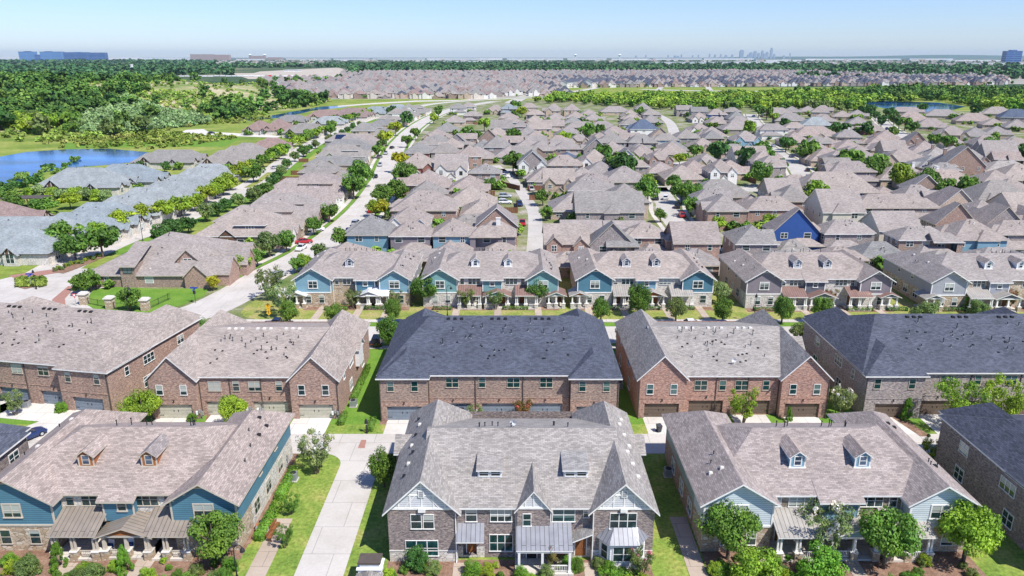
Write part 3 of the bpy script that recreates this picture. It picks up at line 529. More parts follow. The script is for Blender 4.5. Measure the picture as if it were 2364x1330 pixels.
craftsman('mauve grey gabled townhouse block with reddish metal porches and trimmed hedges',47.6,142.4,29.2,sidl='sd_mauve',bay='sd_slate',rk='sh_tan',dorm=(11.4,17.6),dk='sd_grey',apex='sd_slate',metal='mt_brown',porches='ABCR',st='st_pale',side=[(6.2,'br_tan')],**C3)
craftsman('pale grey sided townhouse block with long side porch beyond the dark roof',84.6,141.6,30,sidl='sd_grey',bay='sd_grey',rk='sh_tan',dorm=(13.4,20),dk='sd_white',apex='sd_slate',metal='mt_light',porches='LABC',st='st_tan',side=[(3.05,'st_tan'),(6.2,'sd_grey')],**C3)
rear_block('red brick townhouse block with cream garage doors under two steep rear gables',-51,94.2,26.6,'gable','br_rust','br_rust','sh_tan','gd_cream',(3.4,9.9,16.6,23.3),q=2)
rear_block('mottled brick townhouse block with slate blue hip roof and blue-grey garage doors',-18.5,93.6,33.4,'hip','br_brown','br_rust','sh_navy','gd_grey',(3.4,10.2,16.7,23.2,30),q=1)
rear_block('rosy brick townhouse block with brown garage doors under grey gabled roof',17.8,94.5,26.8,'gable','br_red','br_red','sh_grey2','gd_brown',(3.4,9.9,16.6,23.3),q=1,sdish=14)
rear_block('grey brick townhouse block with navy hip roof and brown garage doors',49.6,94.4,36,'hip','br_grey','br_grey','sh_navy','gd_brown',(4.2,11,18,25,32),q=1,lw=8.2)
rear_block('brown brick townhouse block set askew with rose-grey hip roof and grey garage doors',-57.3-34*math.cos(R(-10.5)),95.6-34*math.sin(R(-10.5)),34,'hip','br_rust','br_rust','sh_tan','gd_grey',(3.6,10.4,17,24,30.2),rz=R(-10.5),q=2,lw=6.7,rw=8,D=22.5)
rear_block('dark brick townhouse block with navy hip roof at the right of the front row',53.2,60,33,'hip','br_dark','br_dark','sh_navy','gd_brown',(4.2,11,18,25,29),q=2,D=22)
rear_block('brick townhouse block with navy roof whose corner shows behind the cedar-dormered block',-57.3-30,58,30,'hip','br_dark','br_dark','sh_navy','gd_brown',(4.2,11,18,25),q=2,D=19.6)
# the brick block with half-timbered gables, centre of the front row
def tudor():
    X,Y=-12.4,63.2; W=26.6; T=thing('townhouse','purple-brown brick townhouse block with white half-timbered gables and two shed dormers','townhouse',(X,Y,0)); E_=6.25; lw,rw=6.9,6.2; D=21; fy=.7; Dm=19; bk='br_dark'; rk='sh_grey2'
    w=MB(); r=MB(); w.gkey='sd_lgrey'; b=[(1.3,'st_pale'),(E_,bk)]
    w.wall((0,0),(lw,0),0,b); w.wall((lw,0),(lw,fy),0,b); w.wall((lw,fy),(9.6,fy),0,b,[(.5,1.9,.25,2.6,.5,'br_dark')]); w.wall((9.6,fy),(18.2,fy),0,[(E_,bk)]); w.wall((18.2,fy),(W-rw,fy),0,b)
    w.wall((W-rw,fy),(W-rw,0),0,b); w.wall((W-rw,0),(W,0),0,b); w.wall((W,0),(W,D),0,[(E_,bk)]); w.wall((W,D),(0,D),0,[(E_,bk)]); w.wall((0,D),(0,0),0,[(E_,bk)])
    r.roof(lw*.5,W-rw*.5,fy,Dm,E_,.40,'x',(0,0),.4,rk,'trim'); r.roof(0,lw,0,D,E_,.98,'y',(0,-1),.45,rk,'trim',.2,w); r.roof(W-rw,W,0,D,E_,.98,'y',(0,-1),.45,rk,'trim',.2,w)
    # flank bays, small and low
    r.roof(-.9,2,12,15.4,E_-.5,.75,'x',(0,0),.3,rk,'trim',.16,w); w.box(-.9,.1,12,15.4,2.6,E_-.5,bk,True); r.roof(W-2,W+.9,12,15.4,E_-.5,.75,'x',(0,0),.3,rk,'trim',.16,w); w.box(W-.1,W+.9,12,15.4,2.6,E_-.5,bk,True)
    # centre gable
    c0,c1=12.9,16.2; w.gkey='sd_lgrey'; w.wall((c0,.25),(c1,.25),0,[(E_-.1,bk)]); w.wall((c1,.25),(c1,fy),0,[(E_-.1,bk)]); w.wall((c0,fy),(c0,.25),0,[(E_-.1,bk)]); r.roof(c0,c1,.25,5.5,E_-.1,1.25,'y',(0,0),.3,rk,'trim',.16,w)
    w.build('wall',T); ro=r.build('roof',T)
    for x0,x1,y in ((0,lw,0),(W-rw,W,0),(c0,c1,.25)):
        t=MB(); c=(x0+x1)/2; hw=(x1-x0)/2; s=.98 if y==0 else 1.25; e=E_ if y==0 else E_-.1
        t.box(x0+.2,x1-.2,y-.08,y+.01,e-.12,e+.1,'trim',True)
        n=5 if y==0 else 3
        for i in range(1,n+1):
            xx=x0+(x1-x0)*i/(n+1); t.box(xx-.06,xx+.06,y-.05,y+.0,e,e+s*min(xx-x0,x1-xx)-.1,'trim')
        if y==0:
            t.box(x0+hw*.55,x1-hw*.55,y-.06,y,e+1.45,e+1.6,'trim',True); t.tube((c-1.7,y-.03,e+.1),(c-.6,y-.03,e+1.5),.05,.05,'trim',4); t.tube((c+1.7,y-.03,e+.1),(c+.6,y-.03,e+1.5),.05,.05,'trim',4)
            t.box(c-.3,c+.3,y-.12,y,e+1.3,e+2.1,'trim',True); t.box(c-.2,c+.2,y-.14,y,e+1.4,e+2.0,'sd_grey',True); t.box(c-.35,c+.35,y-.3,y,e-.3,e+.12,'trim',True)
        t.build('half_timber',T)
    for x0,x1,y in ((0,lw,0),(W-rw,W,0)): t=MB(); t.box(x0-.02,x1+.02,y-.06,y+.02,1.26,1.38,'stonecap',True); t.build('stone_course',T)
    for xx in (lw-.12,W-rw+.12,c0-.1,c1+.1): downspout(T,xx,-.08 if xx<lw or xx>W-rw else .62,5.7)
    wi=lambda *a,**k:window(T,*a,frame='trim',**k)
    wi(lw/2-.62,0,3.95,0,1.0,1.6,1); wi(lw/2+.62,0,3.95,0,1.0,1.6,1); wi(3.3,0,.75,0,3.2,1.75,3,pane='glass_teal')
    wi(8.3,fy,4.3,0,1.05,1.5,1); wi(11.3,fy,4.3,0,2.1,1.5,3); wi(11.3,fy,.8,0,2.3,1.9,3,pane='glass_teal'); wi(13.9,.25,4.1,0,.75,1.35,1,pane='glass_teal'); wi(17.6,fy,4.3,0,2.2,1.5,2,pane='glass_teal'); wi(19.9,fy,4.8,0,.55,.9,1)
    wi(W-rw/2,0,3.95,0,2.6,1.75,3)
    for yy in (6,13): wi(W,yy,4.2,math.pi/2,1.6,1.4,2); wi(0,yy,4.2,-math.pi/2,1.6,1.4,2)
    door(T,8.35,fy+.45,.25,0,'wood_door',1.15); door(T,W-rw-1.0,fy-.01,.25,0,'wood_door',1.1); door(T,14.4,.24,.25,0,'black')
    a=MB(); a.slab([(lw-.1,-.9,2.95),(9.6,-.9,2.95),(9.6,fy,4.1),(lw-.1,fy,4.1)],.12,'mt_grey','trim'); a.tube((lw+.1,fy,2.2),(lw+.1,-.7,2.8),.07,.07,'trim',4); a.tube((9.4,fy,2.2),(9.4,-.7,2.8),.07,.07,'trim',4); a.build('door_awning',T)
    p=MB(); p.slab([(12.8,-2.1,2.85),(18.4,-2.1,2.85),(18.4,.25,4.05),(12.8,.25,4.05)],.12,'mt_grey','trim'); p.slab([(15.6,.2,4.03),(18.4,.2,4.03),(18.4,fy,4.3),(15.6,fy,4.3)],.1,'mt_grey','trim'); p.box(12.9,18.3,-2.0,-1.8,2.5,2.78,'trim',True); p.build('porch_roof',T)
    for xx in (13.1,15.4,18.1):
        cm=MB(); cm.box(xx-.12,xx+.12,-2.02,-1.78,.2,2.55,'trim'); cm.box(xx-.17,xx+.17,-2.07,-1.73,.2,.45,'trim'); cm.build('column',T)
    f=MB(); f.box(12.7,18.5,-2.2,fy,-.05,.22,'walk'); f.box(12.9,15.4,-2.9,-2.2,-.05,.12,'walk'); f.build('porch_floor',T); railing(T,15.5,18,-1.9,'trim')
    e=MB(); e.slab([(W-rw-2.6,-.9,2.7),(W-rw,-.9,3.9),(W-rw,fy,3.9),(W-rw-2.6,fy,2.7)],.14,rk,'trim'); e.build('entry_roof',T); s=MB(); s.box(W-rw-2.4,W-rw-1.8,-.6,fy,0,1.3,'st_pale'); s.box(W-rw-2.4,W-rw-1.8,-.6,fy,1.3,2.6,bk); s.build('entry_pier',T)
    # bay window with metal hood
    bx=W-rw/2; bm=MB(); P0=[(bx-2.3,0),(bx-1.35,-1.15),(bx+1.35,-1.15),(bx+2.3,0)]
    for i in range(3): bm.wall(P0[i],P0[i+1],0,[(3.0,'sd_white')])
    bm.build('bay_window',T); bo=[o for o in T.children if o.name.startswith('bay_window')][0]
    for i,(w_,c_) in enumerate(((.8,1),(2.0,2),(.8,1))):
        pa,pb=P0[i],P0[i+1]; simple_window(bo,(pa[0]+pb[0])/2,(pa[1]+pb[1])/2,.95,math.atan2(pb[1]-pa[1],pb[0]-pa[0]),w_,1.6,c_)
    h=MB(); Q0=[(bx-2.7,-.0,3.0),(bx-1.5,-1.5,3.0),(bx+1.5,-1.5,3.0),(bx+2.7,0,3.0)]; Q1=[(bx-1.5,0,4.1),(bx-.9,-.1,4.1),(bx+.9,-.1,4.1),(bx+1.5,0,4.1)]
    for i in range(3): h.poly([Q0[i],Q0[i+1],Q1[i+1],Q1[i]],'mt_white' if False else 'mt_grey')
    h.poly([q for q in Q0][::-1],'trim'); h.build('bay_hood',T)
    for xd in (10.1,19.0): dormer(T,xd,fy+3.0,E_+3.0*.4+.05,2.5,.95,3.6,.08,'sd_white',rk,'trim','glass',kind='shed')
    zf=lambda y:E_+min(y-fy,Dm-y)*.40
    Qr=random.Random(4)
    for i in range(9): y=Qr.uniform(10.2,12); vent_pipe(ro,Qr.uniform(7.5,19.5),y,zf(y),.5)
    for i in range(7): y=4+i*2.1; x=W-1.1-.25*(i%3); roof_vent(ro,x,y,E_+(W-x)*.98+.05,'stonecap',.9); roof_vent(ro,1.2+.2*(i%3),y,E_+(1.2+.2*(i%3))*.98+.05,'stonecap' if i%2 else 'black',.8)
    dish(ro,12.6,10.6,zf(10.6))
tudor()
# ------------------------------------------------------------------ houses of the neighbourhood
WK=dict(r='br_crimson',b='br_brown',t='br_tan',k='br_grey',w='stucco',l='sd_sky',n='sd_royal',m='sd_mauve',c='cream',s='sd_sage',u='br_rust')
WN=dict(r='red brick',b='brown brick',t='tan brick',k='grey brick',w='white stucco',l='light blue sided',n='deep blue sided',m='mauve sided',c='cream',s='sage sided',u='rosy brick')
RK={'':'sh_tan','G':'sh_grey','N':'sh_dkblue','L':'sh_pale','B':'sh_brown','R':'sh_rose','W':'sh_grey2'}
RN={'':'tan','G':'grey','N':'navy','L':'pale blue-grey','B':'brown','R':'pinkish','W':'speckled grey'}
# u, v of the ridge's middle, width in the photo (0 = usual), flags: storeys, roof form (h hip, x ridge along the street front, y gable towards us), wall letter, roof letter, extras
HT="""1090 255 0 2hbe|1049 267 0 1ht|1032 286 0 1htG|1010 303 60 1htf|1083 303 52 1hwf|978 331 52 2hrG|1037 331 56 2hkG|982 362 78 2hrf|1058 364 66 2xwf|1117 372 66 1hcf|1105 347 0 1hb|1147 321 54 2hkG|1168 339 0 1hk|1193 359 62 2ykfG|1215 334 50 2xkG|1252 358 0 2hb|1260 325 50 2hb|1232 301 62 1htf|1157 301 62 1hwf|1159 279 0 2xkGc|1210 281 0 2hkc|1250 286 0 2xt|1179 268 0 1hl|1174 259 0 1ht|1144 245 44 1hcf|1174 240 0 2hkL|1222 237 0 2ht|1240 252 0 2hk|1235 268 0 1ht|1274 243 0 2ht
998 399 0 1hbR|1075 406 80 1hbR|1015 418 70 2hkG|989 447 132 2hu|1053 437 0 1hb|1100 457 76 1hk|881 496 92 2hlGo|982 505 72 2hm|1074 505 70 2hl|1172 508 80 2hmc|1074 550 76 1hk|976 563 74 1hbg|1172 563 80 1hk|1097 482 0 1hkG|1294 522 100 2xuf|1287 582 66 1hbg
1414 524 100 2ykG|1505 508 84 2hu|1620 517 104 2xuo|1652 569 88 1hug|1722 516 92 2hkG|1745 541 90 1hkG|1526 556 80 1hk|1403 449 138 2xkGo|1437 428 0 2htG|1364 414 90 2ht|1323 442 0 1ht|1490 389 92 1hkw|1585 394 0 1ht|1659 419 128 1hkG|1640 446 80 2hu|1715 450 110 2hu|1802 400 110 1hu|1757 574 0 1hkG
1922 409 170 2hn|1958 449 84 2xc|2040 446 170 2hk|1852 497 104 2yn|1952 503 108 2hk|1970 543 110 1hkG|1872 552 84 1hu|2087 515 122 2hb|2139 560 100 1hkG|2194 506 120 2hl|2292 502 140 2hk|2262 556 130 1hb|2190 400 190 1htRcc|2098 389 120 1htRc|2299 427 120 2hsG|2356 450 60 2xcf|2326 405 90 1hb
2023 362 0 1htR|1984 342 0 1htR|2069 347 90 1ht|2241 355 84 2yuc|2155 361 70 1htW|2290 372 110 1hwW|2345 384 90 1hb|2294 329 70 2xkf|2336 336 0 2xkf|2231 315 56 2hk|2189 293 60 2htf|2152 315 44 1hcf|2252 296 0 1ht|2302 292 0 1ht|2278 316 0 1ht|2328 316 0 1htG|2150 277 64 1htR|2116 266 60 1htR|2079 261 60 1htR|2045 245 60 2ht|2175 254 76 1ht|2248 265 70 1htR|2294 273 0 1ht|2302 250 60 1ht|2345 257 60 2hkN|2347 278 0 1ht|2109 329 0 1htRc|2057 325 0 1htR|2020 312 0 1htRc|2045 303 0 1htR|2006 284 0 1hr|1981 271 0 1ht|1974 299 0 2htc|2210 338 0 1ht|2130 345 0 1htWc
1615 246 0 2xkG|1617 261 40 1hkf|1652 252 0 2hn|1692 246 0 2hkG|1697 260 0 2hkG|1657 270 0 1ht|1700 282 70 1hk|1709 269 0 2ht|1642 294 0 1ht|1622 320 0 1htf|1613 337 0 1ht|1674 326 0 2htG|1718 337 66 2xcf|1617 371 0 1htR|1779 284 58 2hw|1783 306 60 2hlf|1817 309 0 1htR|1880 295 90 1htR|1837 280 0 2hw|1825 264 64 1hto|1778 250 60 1ht|1830 246 0 1ht|1864 245 0 1ht|1901 243 0 2ht|1932 247 0 2ht|1955 256 0 1ht|1896 273 60 2hlL|1938 282 0 1ht|1972 255 0 1ht|1905 265 0 1ht|1871 331 0 1htR|1845 339 0 1htR|1930 341 84 1htR|1888 379 96 2hmR|1957 321 0 1htR|1910 316 0 1htR
1279 242 0 2ht|1320 242 0 2ht|1360 252 0 1hk|1419 246 70 1ht|1455 255 0 1htf|1510 240 0 2hkG|1541 253 0 2hkG|1580 242 0 2xkG|1284 261 0 1ht|1326 258 0 1hl|1323 271 0 1hkG|1370 263 0 1ht|1355 279 66 2hk|1500 261 0 1ht|1527 268 0 1hk|1441 272 0 2hkG|1404 280 66 1ht|1514 285 60 2hwN|1566 284 0 1hkf|1308 294 60 2hcf|1297 276 0 2xt|1366 299 56 1htR|1463 293 60 1htRc|1424 310 60 2hkG|1482 311 56 2hkG|1534 308 56 2hlG|1587 301 0 2hkG|1372 323 50 2ykG|1453 339 66 2hkof|1514 336 56 1htf|1560 329 0 1htG|1555 344 0 1htf|1612 350 56 1hcf|1274 324 0 2hb|1362 346 62 2hwf|1405 348 60 2ywfG|1304 350 46 1hwN|1504 361 56 2hk|1540 370 66 1htR|1284 374 0 1ht|1328 391 86 1hl|1240 391 70 1hk|1590 372 66 1htR
1081 236 0 2hw|1058 239 0 2hwG|1036 241 0 2hwG|1010 245 0 1hwG|988 249 0 2hwG|965 254 0 1htG|940 260 0 2htG|918 267 0 1htG|900 275 0 1htG|878 283 0 2htG|856 292 0 1htG|836 303 66 2hks|822 314 66 1hks|802 326 66 1htG|790 340 76 1htG|770 356 80 1htG|752 374 86 2htG|742 392 94 1htR|727 412 100 1htR|720 433 110 1htR|700 456 120 1hb|650 468 120 1hbs|598 498 156 1hb"""
HOUSES=[]
def skew(x): return R(-18)*max(0,min(1,(x-150)/120))
for ch in HT.replace('\n','|').split('|'):
    a=ch.split(); u,v,wp,fl=float(a[0]),float(a[1]),float(a[2]),a[3]
    st=int(fl[0]); zr=9.6 if st==2 else 6.9; x,y=at(u,v,zr); dep=y*cP+(CH-zr)*sP
    w=wp*dep/FPX if wp else (12.5 if st==2 else 14.5)
    w=max(11,min(27,w*1.1)); d=14.5 if st==2 else 16
    if v>470 and x>-50: w=max(8.6,w/1.1); d=11.5 if st==2 else 8.5
    west=x<-52-0.0*y and y>160
    if west: w,d=(rnd.uniform(21,28) if y<430 else rnd.uniform(18,22)),12.6; x=min(np.interp(y,[p[1] for p in BL],[p[0] for p in BL])-9.6-w/2,x)
    if u==598: d=19
    HOUSES.append(dict(x=x,y=y,w=w,d=d,st=st,rt=fl[1],wl=fl[2],fl=fl[3:],west=west,rz=skew(x)))
# settle the plots: keep houses apart from one another and from the streets
HP=np.array([[h['x'],h['y']] for h in HOUSES]); HS=np.array([[h['w']+.9,h['d']+.9] for h in HOUSES])/2; H0=HP.copy()
SEG=[(p[i],p[i+1],w/2+2.2) for p,w in STREETS+[(BL,10.4),(AL,13)] for i in range(len(p)-1)]
SA=np.array([s[0] for s in SEG]); SB=np.array([s[1] for s in SEG]); SW=np.array([s[2] for s in SEG])
for it in range(160):
    D=HP[:,None]-HP[None]; O=HS[:,None]+HS[None]-np.abs(D); ov=(O[...,0]>0)&(O[...,1]>0); np.fill_diagonal(ov,False)
    ax=O[...,0]<O[...,1]*1.1; sg=np.where(D>=0,1,-1)
    mv=np.zeros_like(HP); mv[:,0]=(np.where(ov&ax,O[...,0]*sg[...,0],0)).sum(1)*.32; mv[:,1]=(np.where(ov&~ax,O[...,1]*sg[...,1],0)).sum(1)*.32
    HP+=np.clip(mv,-1.5,1.5); HP+=(H0-HP)*(.02 if it<110 else 0)
    if it%4==0:
        for i in range(len(HP)):
            d=SB-SA; tt=np.clip(((HP[i]-SA)*d).sum(1)/np.maximum((d*d).sum(1),1e-6),0,1); q=SA+d*tt[:,None]; e=HP[i]-q; l=np.hypot(e[:,0],e[:,1]); k=np.argmin(l-SW)
            n=e[k]/max(l[k],1e-6); ext=HS[i,0]*abs(n[0])+HS[i,1]*abs(n[1]); pen=SW[k]+ext-l[k]
            if pen>0 and l[k]>.01: HP[i]+=n*min(pen,2.)
    HP[:,1]=np.where((HP[:,1]-HS[:,1]<164.5)&(HP[:,0]>-46),np.maximum(HP[:,1],164.5+HS[:,1]),HP[:,1])
for h,p in zip(HOUSES,HP): h['x'],h['y']=p
fq=random.Random(2); added=0
for yy in np.arange(172,760,7.0):
    for xx in np.arange(-42,520,6.0):
        if xx>.62*yy+30 or added>=72: continue
        x,y=xx+fq.uniform(-2,2),yy+fq.uniform(-2,2)
        a,b=(5.5,5.8)
        if y>720-.0*x and x>60: continue
        if any(abs(x-h['x'])<a+h['w']/2+.3 and abs(y-h['y'])<b+h['d']/2+.3 for h in HOUSES): continue
        d=SB-SA; P_=np.array((x,y)); tt=np.clip(((P_-SA)*d).sum(1)/np.maximum((d*d).sum(1),1e-6),0,1); l=np.hypot(*(SA+d*tt[:,None]-P_).T)
        if (l<SW+6).any(): continue
        HOUSES.append(dict(x=x,y=y,w=11,d=11.6,st=fq.choice((1,2,2)),rt=fq.choice('hhhxy'),wl=fq.choice('btkuuktc'),fl=fq.choice(('','G','f','','R')),west=False,rz=skew(x))); added+=1
print('infill',added)
HOUSES.append(dict(x=-81,y=171,w=28.5,d=28,st=1,rt='h',wl='b',fl='q',west=True,rz=0))
def house(h,label,near):
    w,d,st,wk,fl=h['w'],h['d'],h['st'],WK[h['wl']],h['fl']; T=thing('house',label,'house',(h['x'],h['y'],0),h['rz'],'houses of the neighbourhood')
    q=random.Random(int(h['x']*11+h['y']*7)); E_=5.9 if st==2 else 3.0; sl=q.uniform(.6,.78); rk=RK[next((c for c in fl if c in RK),'')]; edge='trim_tan' if q.random()<.6 else 'trim'
    x0,x1,y0,y1=-w/2,w/2,-d/2,d/2; W_=MB(); W_.gkey=wk; r=MB(); my0=y0; mx0,mx1=x0,x1; low=None
    if st==2 and q.random()<.6 and 'f' not in fl and 'o' not in fl: low='y'; my0=y0+d*.32
    if st==2 and h['west']: low='x'; mx1=x1-w*.35; my0=y0
    if st==1: sl=q.uniform(.5,.66)
    if h['west'] and 'q' not in fl: sl=q.uniform(.46,.8); E_=E_+q.uniform(0,.7) if st==1 else E_
    if 'q' in fl: sl=.46
    def body(a,b,c,e,z): W_.wall((a,c),(b,c),0,[(z,wk)]); W_.wall((b,c),(b,e),0,[(z,wk)]); W_.wall((b,e),(a,e),0,[(z,wk)]); W_.wall((a,e),(a,c),0,[(z,wk)])
    body(mx0,mx1,my0,y1,E_); mw,md=mx1-mx0,y1-my0
    rt=h['rt']
    if rt=='x': r.roof(mx0,mx1,my0,y1,E_,sl,'x',(0,0),.4,rk,edge,.2,W_)
    elif rt=='y': r.roof(mx0,mx1,my0,y1,E_,min(1.0,sl*1.35),'y',(0,-1),.4,rk,edge,.2,W_)
    else: r.roof(mx0,mx1,my0,y1,E_,sl,'x' if mw>md else 'y',(-1,-1),.45,rk,edge)
    if low=='y':
        a,b=(x0,x0+w*.72) if q.random()<.5 else (x1-w*.72,x1); W_.wall((a,y0),(b,y0),0,[(2.9,wk)]); W_.wall((b,y0),(b,my0),0,[(2.9,wk)]); W_.wall((a,my0),(a,y0),0,[(2.9,wk)]); r.roof(a,b,y0,my0+1.5,2.9,.5,'x' if b-a>my0-y0 else 'y',(-1,-1),.4,rk,edge)
    if low=='x': body(mx1,x1,y0+1,y1-1,2.9); r.roof(mx1-2,x1,y0+1,y1-1,2.9,.55,'x',(0,-1),.4,rk,edge)
    # cross gables
    def bump(side,pos,bw,pr,z,s,key,hp=0):
        if side=='S': W_.gkey=key; yy=my0 if low!='y' else y0; W_.wall((pos-bw/2,yy-pr),(pos+bw/2,yy-pr),0,[(z,key)]); W_.wall((pos+bw/2,yy-pr),(pos+bw/2,yy),0,[(z,key)]); W_.wall((pos-bw/2,yy),(pos-bw/2,yy-pr),0,[(z,key)]); r.roof(pos-bw/2,pos+bw/2,yy-pr,yy+min(md*.45,bw),z,s,'y',(hp,0),.3,rk,edge,.16,W_)
        elif side=='E': W_.gkey=key; W_.wall((x1+pr,pos-bw/2),(x1+pr,pos+bw/2),0,[(z,key)]); W_.wall((x1,pos-bw/2),(x1+pr,pos-bw/2),0,[(z,key)]); W_.wall((x1+pr,pos+bw/2),(x1,pos+bw/2),0,[(z,key)]); r.roof(x1-bw*1.2,x1+pr,pos-bw/2,pos+bw/2,z,s,'x',(0,hp),.3,rk,edge,.16,W_)
        elif side=='W': W_.gkey=key; W_.wall((x0-pr,pos+bw/2),(x0-pr,pos-bw/2),0,[(z,key)]); W_.wall((x0-pr,pos-bw/2),(x0,pos-bw/2),0,[(z,key)]); W_.wall((x0,pos+bw/2),(x0-pr,pos+bw/2),0,[(z,key)]); r.roof(x0-pr,x0+bw*1.2,pos-bw/2,pos+bw/2,z,s,'x',(hp,0),.3,rk,edge,.16,W_)
    W_win=[]
    if 'f' in fl:
        fk={'r':'br_crimson','w':'stucco','c':'st_tan','t':'st_tan','k':'stucco'}.get(h['wl'],wk); bw=min(4.6,w*.34)
        for i,(f,hh) in enumerate(((.2,E_),(.52,min(E_,3.3)),(.82,E_-.25))):
            if w<11 and i==1: continue
            px=x0+w*f; key='stucco' if i==1 and h['wl']=='r' else fk; bump('S',px,bw if i!=1 else bw*.75,.9 if i!=1 else 1.5,hh-.06*i,.95,key); W_win.append((px,my0-(.9 if i!=1 else 1.5),hh-1.9 if hh>4 else .9))
    elif 'q' in fl:
        bump('E',y0+4.2,6.4,3.4,3.0,.95,'br_rust'); bump('E',y0+12,5.8,4.6,3.1,1.0,'br_rust'); bump('E',y0+20,5,2.6,2.9,1.0,'st_tan'); bump('S',x1-3.0,5.2,1.2,2.95,1.0,'br_rust')
        W_.box(x0+8.6,x0+11.8,y0-.5,y0+6,0,5.0,wk); r.slab([(x0+8.2,y0-1,5.0),(x0+12.2,y0-1,5.0),(x0+12.2,y0+8.5,8.4),(x0+8.2,y0+8.5,8.4)],.2,rk,edge); simple_window(T,x0+10.2,y0-.5,3.3,0,1.9,1.3,2,'trim_dark','glass_teal')
        W_.gkey='br_rust'; W_.wall((x1-9,y0+3.5),(x1-4,y0+3.5),2.5,[(5.4,'br_rust')]); W_.wall((x1-4,y0+3.5),(x1-4,y0+9),2.5,[(5.4,'br_rust')]); W_.wall((x1-9,y0+9),(x1-9,y0+3.5),2.5,[(5.4,'br_rust')]); r.roof(x1-9,x1-4,y0+3.5,y0+11,5.4,.95,'y',(0,0),.35,rk,edge,.18,W_); simple_window(T,x1-6.5,y0+3.5,4.1,0,1.7,1.5,2)
    elif h['west']:
        for f in (.22,.5,.78): bump('E',y0+d*f,q.uniform(3.4,4.6),q.uniform(.6,2.2),2.85+.1*f,q.uniform(.8,1.05),q.choice(('st_tan',wk,'stucco')))
        bump('S',x0+w*q.uniform(.25,.55),q.uniform(4,5.5),q.uniform(.4,1.2),E_-.08,q.uniform(.7,1.0),q.choice((wk,'timber',wk)),-1 if q.random()<.5 else 0)
        if st==1 and q.random()<.55:
            a,b=w*q.uniform(-.1,.05),w*q.uniform(.26,.36); W_.box(a,b,y0+2.2,y0+9,2.8,E_+2.5,q.choice((wk,'sd_slate','br_tan')),True); r.roof(a,b,y0+2.2,y0+9,E_+2.5,.6,'x',(-1,-1),.4,rk,edge); simple_window(T,(a+b)/2,y0+2.2,E_+.9,0,2.2,1.1,3,'trim','glass')
    elif q.random()<.85:
        side='E' if q.random()<.5 else 'W'; bump(side,y0+d*q.uniform(.3,.7),q.uniform(4,5.5),q.uniform(.6,1.5),(2.9 if st==1 else E_-.12),sl+.1,wk,-1 if q.random()<.6 else 0)
        if q.random()<.5: bump('S',q.uniform(x0+3,x1-3),q.uniform(4,5.5),.8,(2.85 if low or st==1 else E_-.15),sl+.08,wk,-1 if q.random()<.7 else 0)
    W_.build('wall',T); ro=r.build('roof',T)
    ws=lambda *a,**k: simple_window(T,*a,**k)
    yw=my0 if low!='y' else my0
    if 'f' in fl:
        for px,py,pz in W_win: ws(px,py,pz,0,1.1,1.4,2,'trim' if h['wl']!='w' else 'trim_dark','glass')
    else:
        n=2 if w<13 else 3; z=3.9 if st==2 else 1.0
        for i in range(n): ws(mx0+mw*(i+.5)/n+q.uniform(-.5,.5),yw,z,0,q.choice((.9,1.7,1.7)),1.35,q.choice((1,2)),'trim','glass_teal' if 'o' in fl else 'glass')
        if st==2 and low is None:
            for i in range(n): ws(mx0+mw*(i+.5)/n+q.uniform(-.5,.5),yw,.9,0,1.6,1.4,2,'trim','glass')
    sx,sg=(x1,1) if h['x']<0 else (x0,-1)
    if low!='x':
        for i in range(3 if near else 2): ws(sx,my0+md*(i+.5)/3,3.9 if st==2 else .9,math.pi/2*sg,q.choice((.7,1.2)),1.25,1,'trim','glass')
    if 'g' in fl: garage_door(T,q.uniform(-1,1),y0-.01,0,4.6,2.2,'gd_grey')
    elif h['west'] : garage_door(T,x1+.05,y0+d*.36,math.pi/2,3.6,2.2,'gd_brown') if near else None
    zr=E_+sl*min(mw,md)/2
    for c in fl:
        if c=='c':
            m=MB(); cx,cy=q.uniform(-w*.3,w*.3),q.uniform(-1,3); m.box(cx-.55,cx+.55,cy-.4,cy+.4,E_+.4,zr+.9,'br_brown' if q.random()<.5 else 'stucco'); m.box(cx-.65,cx+.65,cy-.5,cy+.5,zr+.9,zr+1.05,'stonecap',True); m.build('chimney',ro)
    if 's' in fl:
        m=MB(); hh=.06; xa,xb=-w*.3,-w*.3+5.5; ya=my0+1.0; yb=my0+min(md/2-1,4.6); zf=lambda y:E_+(y-my0)*sl+.08; m.slab([(xa,ya,zf(ya)),(xb,ya,zf(ya)),(xb,yb,zf(yb)),(xa,yb,zf(yb))],.05,'solar','metal_grey'); m.build('solar_panel',ro)
    if near:
        for i in range(5):
            if mw>md: vx=q.uniform(mx0+md/2,mx1-md/2) if mw>md+1 else 0; vy=q.uniform(my0+1,(my0+y1)/2-.6); z=E_+(vy-my0)*sl
            else: vy=q.uniform(my0+mw/2,max(my0+mw/2+.1,y1-mw/2)); vx=q.uniform(1,mw/2-.6)*(-sg if i%2 else sg); z=E_+(mw/2-abs(vx-(mx0+mx1)/2))*sl if rt!='y' else E_+1
            if rt=='h': (vent_pipe(ro,vx,vy,z,.5) if i<3 else roof_vent(ro,vx,vy,z,'stonecap' if q.random()<.5 else 'black',.7))
    return T
RT={'h':'hip','x':'gable','y':'steep gable'}
rows=sorted(HOUSES,key=lambda h:h['y']); bands={}
for h in rows: bands.setdefault(int((h['y']-160)//(22+max(0,(h['y']-160))*.03)) if not h['west'] else 99,[]).append(h)
